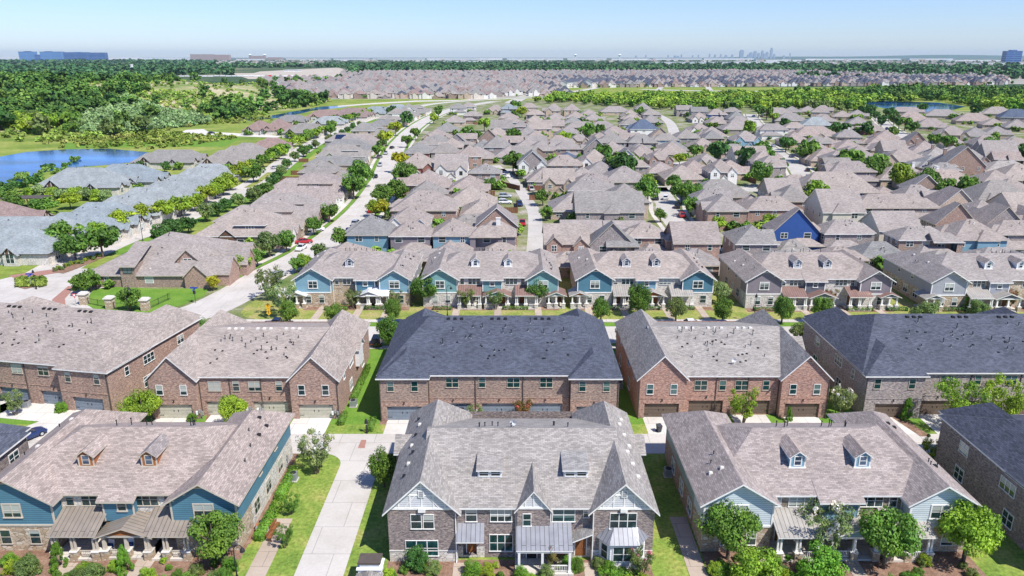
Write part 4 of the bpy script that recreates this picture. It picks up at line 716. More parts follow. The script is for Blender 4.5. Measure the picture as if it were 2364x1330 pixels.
for bi,(b,L) in enumerate(sorted(bands.items())):
    L.sort(key=(lambda h:h['y']) if b==99 else (lambda h:h['x']))
    for i,h in enumerate(L):
        rn=RN[next((c for c in h['fl'] if c in RK),'')]; sto='one-storey' if h['st']==1 else 'two-storey'
        if b==99: lab=f"{rn}-roofed {sto} {WN[h['wl']]} house between avenue and side street, {ordw(i+1)} from the entrance"
        else: lab=f"{rn} {RT[h['rt']]}-roofed {sto} {WN[h['wl']]} house, {ordw(i+1)} from avenue in {ordw(bi+1)} row behind townhouses"
        house(h,lab,h['y']<330)
# pond-side villas with half-timbered gables
VT="""34 520 27 26 L|205 486 20 27 L|318 448 20 27 L|405 416 19 26 L|470 386 18 24 L|546 344 18 44 G|620 323 16 24 B|196 399 27 17 Lt|290 388 24 16 Lt|390 348 24 20 Gt|0 477 16 16 B|600 284 17 16 B|644 283 18 18 B|672 266 20 20 Gt|702 288 20 24 G|760 270 20 22 L|752 256 24 24 B|812 254 26 40 B|866 248 20 34 L|912 245 20 40 L"""
VN={'L':'pale blue-grey','G':'grey tan','B':'rosy brown'}; VL=[]
def villa(lab,x,y,w,d,rk,two,face='E'):
    T=thing('villa',lab,'villa',(x,y,0),0,'pond-side villas'); w*=1.14; q=random.Random(int(x*3+y)); W_=MB(); W_.gkey='timber'; r=MB(); E_=3.3; wk='st_pale'
    x0,x1,y0,y1=-w/2,w/2,-d/2,d/2
    for a,b in (((x0,y0),(x1,y0)),((x1,y0),(x1,y1)),((x1,y1),(x0,y1)),((x0,y1),(x0,y0))): W_.wall(a,b,0,[(E_,wk)])
    n=max(1,round(d/13))
    for i in range(n):
        a,b=y0+d*i/n,y0+d*(i+1)/n; r.roof(x0,x1,a,b+.8,E_+.06*i,.66+.03*(i%2),'x' if w>b-a else 'y',(-1,-1),.5,rk,'trim_dark')
    if two: W_.box(-w*.2,w*.28,-d*.12,d*.35,2.5,5.0,'sd_slate',True); r.roof(-w*.2,w*.28,-d*.12,d*.35,5.0,.5,'x',(-1,-1),.45,rk,'trim_dark'); 
    t=MB()
    def gab(side,p,bw,pr,z):
        s=.95
        if side=='E':
            W_.wall((x1+pr,p-bw/2),(x1+pr,p+bw/2),0,[(z,wk)]); W_.wall((x1,p-bw/2),(x1+pr,p-bw/2),0,[(z,wk)]); W_.wall((x1+pr,p+bw/2),(x1,p+bw/2),0,[(z,wk)]); r.roof(x1-bw*1.1,x1+pr,p-bw/2,p+bw/2,z,s,'x',(0,0),.4,rk,'trim_dark',.16,W_)
            for k in (-.55,0,.55): t.box(x1+pr,x1+pr+.08,p+k*bw/2-.09,p+k*bw/2+.09,z,z+s*bw/2*(1-abs(k))-.05,'stucco')
            simple_window(T,x1+pr,p,.8,math.pi/2,1.6,1.7,2)
        else:
            W_.wall((p-bw/2,y0-pr),(p+bw/2,y0-pr),0,[(z,wk)]); W_.wall((p+bw/2,y0-pr),(p+bw/2,y0),0,[(z,wk)]); W_.wall((p-bw/2,y0),(p-bw/2,y0-pr),0,[(z,wk)]); r.roof(p-bw/2,p+bw/2,y0-pr,y0+bw*1.1,z,s,'y',(0,0),.4,rk,'trim_dark',.16,W_)
            for k in (-.55,0,.55): t.box(p+k*bw/2-.1,p+k*bw/2+.1,y0-pr-.08,y0-pr,z,z+s*bw/2*(1-abs(k))-.05,'stucco')
            t.box(p-bw/2,p+bw/2,y0-pr-.09,y0-pr,z-.05,z+.12,'trim_dark',True); simple_window(T,p,y0-pr,.8,0,1.9,2.2,2)
    m=max(3,int(d/6.2))
    for i in range(m): gab('E',y0+d*(i+.5)/m,q.uniform(3,4.4) if i%2==0 else 2.2,q.uniform(.3,1.4),3.2 if i%2==0 else 2.9)
    for f in (.25,.72): gab('S',x0+w*f,q.uniform(4.4,5.4) if f<.5 else 3.6,1.0,3.4 if f<.5 else 3.0)
    W_.build('wall',T); ro=r.build('roof',T); t.build('half_timber',T)
    for i in range(4): roof_vent(ro,q.uniform(-2,2),q.uniform(y0+3,y1-3),E_+w*.2,'black',.6)
    return T
for ch in VT.split('|'):
    a=ch.split(); z=7.2; x,y=at(float(a[0]),float(a[1]),z); VL.append([x,y,float(a[2]),float(a[3]),a[4]])
for i,(x,y,w,d,f) in enumerate(sorted(VL,key=lambda v:v[1])):
    villa(f"{VN[f[0]]} roofed stone villa with timbered gables, {ordw(i+1)} from the entrance along the pond",x,y,w,d,RK[f[0]],'t' in f)
# the distant subdivision beyond the creek
def far_house_mesh(m,x,y,w,d,E_,sl,rk,wk,q):
    for a,b in (((x-w/2,y-d/2),(x+w/2,y-d/2)),((x+w/2,y-d/2),(x+w/2,y+d/2)),((x+w/2,y+d/2),(x-w/2,y+d/2)),((x-w/2,y+d/2),(x-w/2,y-d/2))): m.wall(a,b,0,[(E_,wk)])
    m.gkey=wk; m.roof(x-w/2,x+w/2,y-d/2,y+d/2,E_,sl,'x' if w>d else 'y',(-1,-1),.5,rk,'trim_tan',.25)
    bw=w*.4; bx=x+q.uniform(-.25,.25)*w; m.roof(bx-bw/2,bx+bw/2,y-d/2-1.2,y,E_-.4,sl+.3,'y',(0,0),.3,rk,'trim_tan',.2,m); m.box(bx-bw/2,bx+bw/2,y-d/2-1.2,y-d/2,0,E_-.4,wk)
    m.box(x-w*.32,x-w*.22,y-d/2-.06,y-d/2,E_-1.9,E_-.6,'dark'); m.box(x+w*.22,x+w*.34,y-d/2-.06,y-d/2,E_-1.9,E_-.6,'dark')
FH=[]; q=random.Random(11)
yy=945.0; sizes=(11,13,15,18)
while yy<2500:
    xx=-.345*yy+40 if yy<1700 else -.22*yy
    xm=75 if yy<1260 else .72*yy
    while xx<xm:
        clear=.0 if yy>1300 else 0
        jx=xx+q.uniform(-2,2); jy=yy+q.uniform(-4,4)+(0 if xx<60 else (xx-60)*.17)
        if not (xx<60 and yy<1010 and xx>-15) and jy<2500+xx*.1 and not(xx<-330 and yy<1500 and False): FH.append((jx,jy,q.uniform(11.5,16.5),q.uniform(11,19)))
        xx+=q.uniform(15,18)
        if q.random()<.06: xx+=14
    yy+=22 if yy<1400 else 28
FH.sort(key=lambda h:math.hypot(h[0],h[1])); NI=14
M_=MB(); grp={}
for i,(x,y,w,d) in enumerate(FH):
    st=6.0 if q.random()<.7 else 3.1; nav=(x>60 and y<1750 and q.random()<.45) or q.random()<.06; rk='sh_navy' if nav else q.choice(('sh_tan','sh_grey','sh_rose','sh_grey','sh_brown')); wk=q.choice(('br_tan','br_brown','stucco','br_grey','cream'))
    if i<NI:
        T=thing('house',f"{'navy' if nav else 'tan-grey'} roofed house facing the meadow across the creek, {ordw(i+1)} nearest of the far subdivision",'house',(x,y,0)); m=MB(); far_house_mesh(m,0,0,w,d,st,.6,rk,wk,q)
        a=MB(); b=MB()
        for tgt,keys in ((a,lambda k:not(k.startswith('sh_') or k=='trim_tan')),(b,lambda k:k.startswith('sh_') or k=='trim_tan')):
            for f,k in zip(m.f,m.k):
                if keys(k): tgt.poly([m.v[j] for j in f],k)
        a.build('wall',T); b.build('roof',T)
    else: far_house_mesh(M_,x,y,w,d,st,q.uniform(.7,1.0),rk,wk,q)
o=M_.build('far_subdivision'); tag(o,'mass of tan and navy roofed houses filling the far subdivision before the woods','houses',None,'stuff')
for i,(u,v,L) in enumerate(((1330,200,60),(1385,199,60))):
    x,y=at(u,v,0); T=thing('long_townhouse',f"long white row of townhouses with navy roof at the meadow's end, {'left' if i==0 else 'right'} of the pair",'townhouse',(x,y,0),R(68)); m=MB(); m.gkey='stucco'; m.box(-75,75,-8,8,0,9,'stucco'); mr=MB(); mr.roof(-75,75,-8,8,9,.55,'x',(0,0),.6,'sh_navy','trim',.3,m); m.build('wall',T); mr.build('roof',T)
    for k in range(18): simple_window(T,-70+k*8,-8,5.2,0,2.4,2.2,2); simple_window(T,-70+k*8,-8,1.4,0,2.4,2.2,2)
# ------------------------------------------------------------------ vegetation
def quads(name,C,N,size,tint,key,asp=1.0):
    """mesh of leaf-sized faces: centres C, facing N"""
    n=len(C); r=nrng.normal(size=(n,3)); N=N/np.maximum(np.linalg.norm(N,axis=1,keepdims=True),1e-6); T=np.cross(N,r); T/=np.maximum(np.linalg.norm(T,axis=1,keepdims=True),1e-6); B=np.cross(N,T)
    s=(size*nrng.uniform(.6,1.25,n))[:,None] if np.ndim(size)==0 else size[:,None]; a=T*s*.5*asp; b=B*s*.5
    V=np.stack([C-a-b*.55,C+a*.2-b,C+a+b*.4,C-a*.3+b],1).reshape(-1,3)
    me=bpy.data.meshes.new(name); me.vertices.add(4*n); me.vertices.foreach_set('co',V.astype(np.float32).ravel()); me.loops.add(4*n); me.loops.foreach_set('vertex_index',np.arange(4*n,dtype=np.int32)); me.polygons.add(n); me.polygons.foreach_set('loop_start',np.arange(0,4*n,4,dtype=np.int32))
    at_=me.attributes.new('tint','FLOAT','FACE'); at_.data.foreach_set('value',tint.astype(np.float32)); me.materials.append(MATS[key]); me.update(calc_edges=True); return me
def crown_points(kind,nc,nl,rc=.3):
    d=nrng.normal(size=(nc,3)); d/=np.linalg.norm(d,axis=1,keepdims=True); rad=nrng.uniform(.25,1,nc)**.5
    if kind=='round': P=d*rad[:,None]*np.array((.78,.78,.36))+np.array((0,0,.52)); P[:,:2]*=(1.05-.5*np.abs(P[:,2]-.42))[:,None]
    elif kind=='oval': P=d*rad[:,None]*np.array((.7,.7,.4))+np.array((0,0,.5))
    elif kind=='cone': z=nrng.uniform(.02,.95,nc)**1.1; th=nrng.uniform(0,6.28,nc); rr=(1-z)**.75*.8*np.sqrt(nrng.uniform(.3,1,nc)); P=np.stack([rr*np.cos(th),rr*np.sin(th),z],1)
    elif kind=='vase': z=nrng.uniform(.25,.95,nc); th=nrng.uniform(0,6.28,nc); rr=(.25+.65*z)*np.sqrt(nrng.uniform(.15,1,nc)); P=np.stack([rr*np.cos(th),rr*np.sin(th),z],1)
    else: z=nrng.uniform(.1,.8,nc); th=nrng.uniform(0,6.28,nc); rr=.75*np.sqrt(nrng.uniform(0,1,nc))*np.sqrt(1-z*.7); P=np.stack([rr*np.cos(th),rr*np.sin(th),z],1)
    cr=rc*nrng.uniform(.6,1.25,nc); e=nrng.normal(size=(nc,nl,3)); e/=np.linalg.norm(e,axis=2,keepdims=True); e*=(nrng.uniform(.35,1,(nc,nl))**.6)[...,None]
    C=P[:,None]+e*cr[:,None,None]*np.array((1,1,.62)); N=e+np.array((0,0,.5))+nrng.normal(size=e.shape)*.45; tint=np.clip(.5+nrng.normal(0,.16,(nc,1))+nrng.normal(0,.16,(nc,nl)),0,1)
    return C.reshape(-1,3),N.reshape(-1,3),tint.ravel()
CROWN={}
def crown(kind,lod,k):
    key=(kind,lod,k)
    if key not in CROWN:
        nc,nl,ls={0:(40,190,.06),1:(30,84,.115),2:(15,34,.26),3:(9,14,.5)}[lod]
        rc={'round':.3,'oval':.3,'cone':.2,'vase':.2,'shrub':.28}[kind]
        if kind=='vase': nl=int(nl*.6)
        C,N,t=crown_points(kind,nc,nl,rc); CROWN[key]=quads('crown',C,N,ls*(.8 if kind in('cone','vase') else 1),t,'leaf')
    return CROWN[key]
def trunk_mesh(multi,k):
    def f(m):
        q=random.Random(k)
        if multi:
            for i in range(5): a=q.uniform(0,6.28); m.tube((.08*math.cos(a),.08*math.sin(a),-.05),(.45*math.cos(a),.45*math.sin(a),.62),.035,.015,'bark',5)
        else:
            m.tube((0,0,-.05),(.01,.01,.42),.055,.042,'bark',7)
            for i in range(5): a=i*1.26+q.uniform(-.3,.3); z=q.uniform(.3,.42); m.tube((0,0,z),(.34*math.cos(a),.34*math.sin(a),z+.3),.03,.01,'bark',5)
            m.tube((.01,.01,.42),(0,0,.8),.042,.012,'bark',5)
    return once(('trunk',multi,k),f,'trunk')
PAL=dict(g=(.125,.24,.036),d=(.07,.165,.035),y=(.29,.39,.03),l=(.26,.40,.04),w=(.25,.34,.12),r=(.23,.19,.06),o=(.17,.24,.07),b=(.15,.32,.035),Y=(.46,.46,.03))
def jit(c,q,a=.18): k=1+q.uniform(-a,a); return (c[0]*k*(1+q.uniform(-.1,.1)),c[1]*k,c[2]*k,1)
HR=[(h['x'],h['y'],h['w']/2+.3,h['d']/2+.3) for h in HOUSES]+[(v[0],v[1],v[2]/2+1,v[3]/2+1) for v in VL]
def clear(x,y):
    for hx,hy,a,b in HR:
        dx,dy=x-hx,y-hy
        if abs(dx)<a and abs(dy)<b:
            if a-abs(dx)<b-abs(dy): x=hx+(a+.5)*(1 if dx>0 else -1)
            else: y=hy+(b+.5)*(1 if dy>0 else -1)
    P_=np.array((x,y)); d=SB-SA; tt=np.clip(((P_-SA)*d).sum(1)/np.maximum((d*d).sum(1),1e-6),0,1); e=P_-(SA+d*tt[:,None]); l=np.hypot(e[:,0],e[:,1]); k=int(np.argmin(l-SW)); pen=SW[k]-1.2-l[k]
    if pen>0 and l[k]>.05: x+=e[k,0]/l[k]*pen; y+=e[k,1]/l[k]*pen
    return x,y
def tree(x,y,h,r,col,label,kind='round',lod=1,group=None,cat='tree',name='tree',z=0,blossom=None,trunk=True):
    q=random.Random(int(x*17+y*5)); T=thing(name,label,cat,(x,y,z),q.uniform(0,6.28),group); k=q.randrange(4 if lod<2 else 6); c=jit(PAL[col] if isinstance(col,str) else col,q)
    zc=h*{'round':.24,'oval':.2,'cone':.02,'vase':.12,'shrub':0}[kind]; o=link('crown',crown(kind,lod,k),T,(0,0,zc),0,(r*1.14,r*1.14,(h-zc)*1.05)); o.color=c
    if trunk: t=link('trunk',trunk_mesh(kind=='vase',k%4),T,(0,0,0),0,((max(r,1)*1.0,)*2+(h,)) if kind=='vase' else (h*.62,h*.62,h))
    if blossom:
        key=('bl',blossom,k)
        if key not in CROWN:
            C,N,tt=crown_points('vase',16,26,.14); sel=C[:,2]>.5; CROWN[key]=quads('blossom',C[sel],N[sel],.075,tt[sel],'leaf')
        b=link('blossom',CROWN[key],T,(0,0,zc),0,(r*1.06,r*1.06,(h-zc)*1.06)); b.color=blossom
    return T
WHITE=(.75,.72,.66,1); RED=(.55,.10,.10,1); PINK=(.6,.22,.25,1)
CN=dict(g='green',d='dark green',y='yellow-green',l='lime green',w='grey-green',r='bronze',o='olive',b='bright green',Y='golden')
# near plants by name: u, v (middle of the crown), width, colour, form, label
NEAR=[(490,1238,112,'g','round','broad bright green tree hiding the corner of the cedar-dormered block'),(1686,1222,122,'g','round','dense green tree hiding the left gable window of the blue-dormered block'),(2052,1240,128,'g','round','tall green tree in front of the middle porch of the blue-dormered block'),(2238,1228,125,'l','round','yellow-tipped tree at the right end of the blue-dormered block'),
(1905,1225,110,'w','vase','grey-green crape myrtle full of white blossom before the shed porch',WHITE),(1900,1305,105,'b','shrub','bright green feathery bush under the white-flowering crape myrtle'),(1750,1310,110,'l','shrub','lime green rounded bush beside the front path of the blue-dormered block'),(726,1045,84,'w','vase','white-flowering small tree on the lawn by the alley bend',WHITE),(884,1078,66,'g','oval','slim green tree on the strip between alley and brick block'),
(958,1285,64,'d','shrub','dark green bush before the tudor gable window'),(1278,1278,62,'r','vase','red-flowering crape myrtle before the columned porch',RED),(1482,1300,60,'o','vase','sparse olive crape myrtle beside the bay window',PINK),(132,1285,46,'b','cone','bright green cone evergreen left of the gabled porch'),(284,1290,44,'b','cone','bright green cone evergreen right of the gabled porch'),(60,1305,56,'o','shrub','olive bush at the foot of the leftmost porch'),(215,1318,52,'o','shrub','low olive bush between the two cone evergreens'),
(655,1240,46,'g','vase','spindly crape myrtle nearest the alley mouth on the side lawn'),(672,1165,44,'g','vase','spindly crape myrtle by the hedge on the side lawn'),(327,940,76,'l','round','lime green tree between the askew block and its gabled neighbour'),(540,948,60,'l','oval','small green tree between cream garage doors'),(139,938,28,'b','shrub','clipped bright green topiary between grey garage drives'),(442,962,24,'b','shrub','clipped topiary between the cream garage doors'),(30,930,50,'w','vase','spiky pale yucca clump beside the air conditioner'),
(1098,955,38,'o','vase','olive crape myrtle in the bed between blue-grey garage doors'),(1208,948,44,'r','vase','crape myrtle heavy with red flowers between blue-grey garage doors',RED),(1716,940,70,'l','vase','lime crape myrtle before the brown garage doors of the rosy block'),(1940,928,62,'w','vase','white-flowering crape myrtle in the gap between rosy and grey blocks',WHITE),(2096,942,32,'b','cone','bright green clipped cone between brown garage doors'),(2216,938,96,'l','vase','pale lime crape myrtle left of pair before grey brick block'),(2318,930,100,'l','vase','pale lime crape myrtle right of pair before grey brick block'),(2152,1035,50,'y','vase','yellowing thin shrub at the end of the driveway bed'),(1822,955,22,'b','cone','small clipped cone at the rosy block drive'),
(896,765,52,'g','oval','green street tree between the gabled and slate blue blocks'),(455,757,46,'g','round','round street tree behind the askew block ridge'),(1440,765,46,'g','oval','street tree right of the slate blue roof'),(1850,768,46,'o','round','olive street tree behind the rosy block roof'),(620,655,62,'o','vase','sparse olive tree by the corner lawn street kerb'),(652,690,68,'w','vase','white-flowering tree on the corner lawn',WHITE),(668,722,42,'g','oval','young green tree at the corner lawn sidewalk'),(690,683,30,'w','shrub','white-flowering bush by the corner porch'),
(773,728,42,'g','oval','young tree on the verge before the white metal porch'),(815,690,38,'o','vase','olive crape myrtle before the corner townhouse middle porch'),(904,716,42,'g','oval','young tree on the verge right of the corner townhouse'),(912,688,36,'o','vase','olive crape myrtle at the corner townhouse right end'),(978,668,62,'g','round','full round tree at the left end of the teal block'),(1076,690,38,'o','vase','olive crape myrtle left of teal block middle porch'),(1144,692,38,'o','vase','olive crape myrtle right of teal block middle porch'),(1242,672,54,'g','round','full round tree before the teal block right gable'),
(1388,716,42,'g','oval','street tree before the bright blue block left porch'),(1475,690,54,'g','oval','tall street tree before the bright blue block middle'),(1562,712,46,'o','oval','olive street tree before the bright blue block right porch'),(1658,672,48,'w','round','pale flowering tree at the right gable of the bright blue block'),(1670,713,44,'g','oval','street tree on the lawn between bright blue and mauve blocks'),(1808,714,46,'g','oval','street tree left before the mauve block'),(1898,714,46,'g','oval','street tree right before the mauve block'),(1838,684,34,'r','vase','reddish crape myrtle left of mauve block middle porch',RED),(1914,684,36,'r','vase','reddish crape myrtle right of mauve block middle porch',RED),(2136,716,62,'o','shrub','olive bush mass at the right end of the mauve block'),(1735,686,18,'b','cone','slim clipped cone at the mauve block left corner'),(2232,700,20,'b','cone','slim clipped cone before the pale grey block'),(2262,708,46,'o','shrub','olive bush before the pale grey block porch'),(2332,690,38,'r','vase','reddish crape myrtle before the pale grey block',RED)]
for t in NEAR:
    u,v,wp,c,k,lab=t[:6]; hh=2.6 if k not in('shrub',) else .8
    x,y=at(u,v,hh); dep=y*cP+(CH-hh)*sP; r=wp*dep/FPX/2*1.1; h={'round':2.15,'oval':2.6,'cone':3.0,'vase':2.1,'shrub':1.55}[k]*r
    x,y=at(u,v,h*.55)
    tree(x,y,h,r,c,lab,k,0,None,'shrub' if k=='shrub' or h<2.6 else 'tree','shrub' if k=='shrub' or h<2.6 else 'tree',0,t[6] if len(t)>6 else None,k not in('shrub','cone'))
# avenue trees, villa side then far side and median
def row_trees(name,L,cols,group,fmt,h,r,kind='round',lod=1):
    P=[at(u,v,h*.55) for u,v in L]
    for i,(x,y) in enumerate(sorted(P,key=lambda p:p[1])):
        q=random.Random(i*7+len(L)); c=q.choice(cols); k=q.uniform(.85,1.15); tree(x,y,h*k,r*k,c,fmt.format(c=CN[c],o=ordw(i+1)),kind,lod,group,'tree',name)
row_trees('street_tree',[(101,556),(148,546),(169,566),(232,558)],'g','avenue trees','dark-trunked {c} tree on the avenue by the entrance, {o} from the front',7.5,4.3)
row_trees('street_tree',[(224,533),(281,512),(330,495),(376,486),(417,474),(448,463),(474,446),(495,436),(514,429),(531,418),(550,399),(566,390)],'yyyl','avenue trees','{c} street tree on the verge before the pale villas, {o} from the entrance',6.6,3.7)
row_trees('street_tree',[(592,378),(606,368),(618,359),(630,355),(643,350),(655,343),(672,330),(690,323),(702,316),(713,310),(730,306),(742,300),(753,296),(766,288),(780,281),(793,276),(806,272),(820,268),(835,264),(850,261),(866,258),(882,256)],'ggll','avenue trees','{c} street tree before the farther villas, {o} beyond the yellow ones',6.8,4.0,lod=2)
row_trees('street_tree',[(584,401),(610,440),(762,300),(700,345)],'g','avenue trees','{c} tree on the avenue median, {o} from the front',6.6,4)
row_trees('street_tree',[(370,540),(398,528),(415,518),(433,516),(474,491),(500,480),(520,470),(550,462),(586,452),(602,446),(618,436),(630,418),(640,405),(649,394),(662,376),(680,360),(700,350),(713,340),(728,332),(760,322),(776,313),(790,305),(802,298),(815,292),(830,287)],'ddo','avenue trees','{c} magnolia-like tree on the house side of the avenue, {o} from the entrance',5.2,2.6,'oval',1)
row_trees('street_tree',[(205,648),(186,655),(298,690)],'g','entrance trees','{c} young tree near the stone pillars, {o} from the front',4.6,2.2,'oval',1)
def free_trees(txt,names):
    P=[]
    for ch in txt.split():
        a=ch.split(','); u,v,wp=float(a[0]),float(a[1]),float(a[2]); x,y=at(u,v,3.2); dep=y*cP+(CH-3.2)*sP; P.append((x,y,wp*dep/FPX/2*1.25,a[3]))
    P.sort(key=lambda p:p[1]); b={}
    for p in P: b.setdefault(int((p[1]-150)//(22+max(0,p[1]-150)*.06)),[]).append(p)
    for bi,(k,L) in enumerate(sorted(b.items())):
        for i,(x,y,r,c) in enumerate(sorted(L)):
            x,y=clear(x,y); r=max(1.5,min(5.5,r*(.86 if y<290 else 1))); tree(x,y,max(3.4,r*2.0),r,c,f"{CN[c]} garden tree, {ordw(i+1)} from avenue in {ordw(bi+1)} belt of trees behind townhouses",'round',1 if y<300 else 2,'garden trees among the houses','tree','garden_tree')
free_trees("""790,552,50,g 732,575,40,o 700,593,34,l 678,556,46,g 620,566,54,o 586,603,44,l 510,640,24,Y 756,518,40,g 793,491,42,g 837,440,56,g 858,457,50,g 867,413,56,g 918,447,50,g 932,417,54,g 888,481,40,Y 920,491,36,g 932,522,34,g 828,478,36,y 845,470,30,g 1121,471,28,g 1131,427,34,g 1253,454,36,g 1263,487,32,g 1121,530,26,g 897,325,30,y 931,328,24,g 914,382,40,Y 936,413,52,g 956,392,30,d 1080,327,44,g 1188,320,30,g 1171,384,40,g 1228,380,32,g 956,283,40,d 927,303,28,y 958,312,24,g 890,350,26,g 900,336,24,g 1118,293,26,l 1100,322,28,g 905,265,26,d 1010,262,22,g 1000,276,20,l 640,590,40,g 662,600,36,g
1410,398,60,d 1440,402,54,d 1425,392,50,g 1496,449,54,g 1517,428,40,l 1547,423,36,g 1567,450,52,g 1600,452,48,g 1596,478,44,g 1530,490,30,g 1355,503,36,g 1423,499,30,o 1775,416,46,g 1803,428,36,g 1775,508,40,l 1659,510,34,l 1482,460,40,g
1879,460,60,l 2016,494,30,l 2018,405,50,g 2044,402,40,w 2092,421,58,l 2142,428,54,g 2178,453,56,g 2224,458,84,g 2328,476,50,g 1967,387,50,g 2160,478,26,g 2195,476,22,g 1690,495,36,g 2260,440,36,o
1668,362,44,d 1692,360,40,g 1722,378,52,d 1742,372,40,g 1769,374,34,d 1805,379,24,d 1800,337,30,d 1822,333,24,d 1847,362,34,g 1873,360,44,g 1952,381,60,g 1762,350,30,g 1808,293,24,d 1724,306,30,l 1608,352,26,g 1640,356,36,g 1984,396,30,l 1745,345,24,g 1700,330,20,g
1396,372,44,g 1412,388,40,d 1445,398,44,d 1331,332,30,g 1310,331,34,l 1356,313,36,g 1372,309,28,g 1267,286,20,g 1446,366,28,g 1343,374,26,g 1368,384,24,g 1602,349,24,g 1642,355,30,g 1463,265,22,g 1563,365,22,y 1140,330,24,g 1205,262,20,y 1190,250,22,g
2038,269,24,d 2023,271,20,d 2043,284,24,d 2064,279,24,d 2076,287,24,d 2089,292,26,g 2106,298,24,g 2286,350,40,g 2150,328,26,g 2187,334,30,g 2032,401,50,g 2133,257,24,d 2010,262,24,d 1990,262,22,d 2250,262,24,d 2350,365,40,d 1930,300,22,d 1945,296,20,d 2000,300,26,d 2060,308,22,g 1690,258,24,d 1750,262,28,g 1770,268,26,g 1790,275,20,l""",None)
# hillside and creek woods: trees one can tell apart, then the wood behind them as a mass
WP=[]; q=random.Random(5)
def inpoly(x,y,P):
    c=False
    for i in range(len(P)):
        (a,b),(d,e)=P[i],P[i-1]
        if (b>y)!=(e>y) and x<(d-a)*(y-b)/(e-b)+a: c=not c
    return c
from mathutils import noise as mn
def scatter(P,sp,dens,rlo,rhi):
    xs=[p[0] for p in P]; ys=[p[1] for p in P]; y=min(ys); out=[]
    while y<max(ys):
        x=min(xs)
        while x<max(xs):
            px,py=x+q.uniform(-.5,.5)*sp,y+q.uniform(-.5,.5)*sp
            if inpoly(px,py,P) and mn.noise((px*.011,py*.011,3.1))+q.uniform(-.35,.35)>dens: out.append((px,py,q.uniform(rlo,rhi)))
            x+=sp
        y+=sp
    return out
LEFTW=[(-330,425),(-262,470),(-228,520),(-232,590),(-215,640),(-225,720),(-205,800),(-210,900),(-320,960),(-360,1500),(-1250,1500),(-560,560)]
hillw=scatter(LEFTW,12.5,-.06,3.2,9.5); scrub=scatter(LEFTW,7.5,-.32,1.6,3.4)
def shown(x,y,z):
    dz=z-CH; d=y*cP-dz*sP; return CU+FPX*x/d,CV+FPX*(-y*sP-dz*cP)/d
REEDP=[(150,310),(165,298),(215,262),(300,248),(380,260),(470,270),(500,280),(500,296),(300,312)]; BALD=[(330,186),(450,182),(560,186),(620,205),(665,245),(600,262),(545,240),(480,215),(400,212),(340,205)]; TRACK=[(170,205),(300,196),(345,205),(250,214)]
def open_ground(p):
    uv=shown(p[0],p[1],hill(p[0],p[1])); return (inpoly(*uv,REEDP) and q.random()<.9) or (inpoly(*uv,BALD) and q.random()<.86) or (inpoly(*uv,TRACK) and q.random()<.9)
scrub=[p for p in scrub if not open_ground(p)]; hillw=[p for p in hillw if not open_ground(p)]
hillw=[p for p in hillw if not(p[1]>1080 and 370<shown(p[0],p[1],6)[0]<720 and q.random()<.9)]
hillw=[p for p in hillw if not(math.exp(-((p[0]+330)/70)**2-((p[1]-800)/110)**2)>.45 and q.random()<.9)]
BELT=[at(*p) for p in ((1215,236),(1290,240),(1380,246),(1500,252),(1620,258),(1760,262),(1980,262),(1995,240),(2168,233),(2240,247),(2364,262),(2420,262),(2420,217),(2100,211),(1880,217),(1600,226),(1480,226),(1300,224),(1262,232))]
belt=scatter(BELT,12.5,-.42,3.8,7.2)
near=sorted(hillw,key=lambda p:p[1])[:52]; nb=sorted(belt,key=lambda p:p[1])[:30]
CD=('d','g','g','o','l','d'); CB=('l','g','l','b','o','g')
for grp,L,cols,desc in (('hillside trees',near,CD,'tree on the wooded slope beyond the pond'),('creek belt trees',nb,CB,'tree of the green belt behind the last houses')):
    L2=sorted(L)
    for i,(x,y,r) in enumerate(L2):
        c=q.choice(cols); z=hill(x,y)-.2 if grp[0]=='h' else 0; tree(x,y,r*1.75,r,c,f"{CN[c]} {desc}, {ordw(i+1)} from the left",'round' if q.random()<.7 else 'oval',2,grp,'tree','woodland_tree',z)
def mass(name,label,pts,lod,key,colf,zf=None,hk=1.6):
    """one mesh of many small crowns: (x,y,r)"""
    base=[crown_points('round',*{2:(13,22,.32),3:(8,9,.42),4:(6,5,.5)}[lod]) for _ in range(5)]; C=[];N=[];Tn=[];Sz=[]
    for i,(x,y,r) in enumerate(pts):
        c,n,t=base[i%5]; h=r*hk; a=q.uniform(0,6.28); ca,sa=math.cos(a),math.sin(a); rot=np.array(((ca,sa,0),(-sa,ca,0),(0,0,1)))
        C.append((c@rot)*np.array((r,r,h))+np.array((x,y,(zf(x,y) if zf else 0)+.05*h))); N.append(n@rot); Tn.append(np.clip(t*.7+q.uniform(-.22,.48),0,1)); Sz.append(np.full(len(c),r*{2:.34,3:.6,4:.95}[lod])*nrng.uniform(.7,1.2,len(c)))
    me=quads(name,np.concatenate(C),np.concatenate(N),np.concatenate(Sz),np.concatenate(Tn),key); o=link(name,me); tag(o,label,'trees' if 'wood' in name else 'plants',None,'stuff'); return o
def woodmat(key,stops,sc_):
    t=NT(key,.7,.15); g=t.n('NewGeometry').outputs['Position']; x=t.ramp(t.noise(g,sc_,3,.7),stops); at_=t.n('Attribute',attribute_name='tint'); t.out(t.mix(1,x,t.ramp(at_.outputs['Fac'],[(0,g3(.55)),(1,g3(1.45))]),'MULTIPLY')); reg(key,t)
woodmat('wood_hill',[(.3,(.04,.10,.03)),(.46,(.08,.18,.035)),(.58,(.14,.25,.045)),(.75,(.21,.29,.07))],.03)
woodmat('scrub',[(.3,(.13,.24,.05)),(.5,(.24,.36,.06)),(.68,(.36,.42,.11)),(.8,(.42,.40,.20))],.02)
woodmat('wood_belt',[(.3,(.08,.18,.035)),(.46,(.18,.32,.04)),(.6,(.29,.40,.05)),(.78,(.32,.36,.13))],.03)
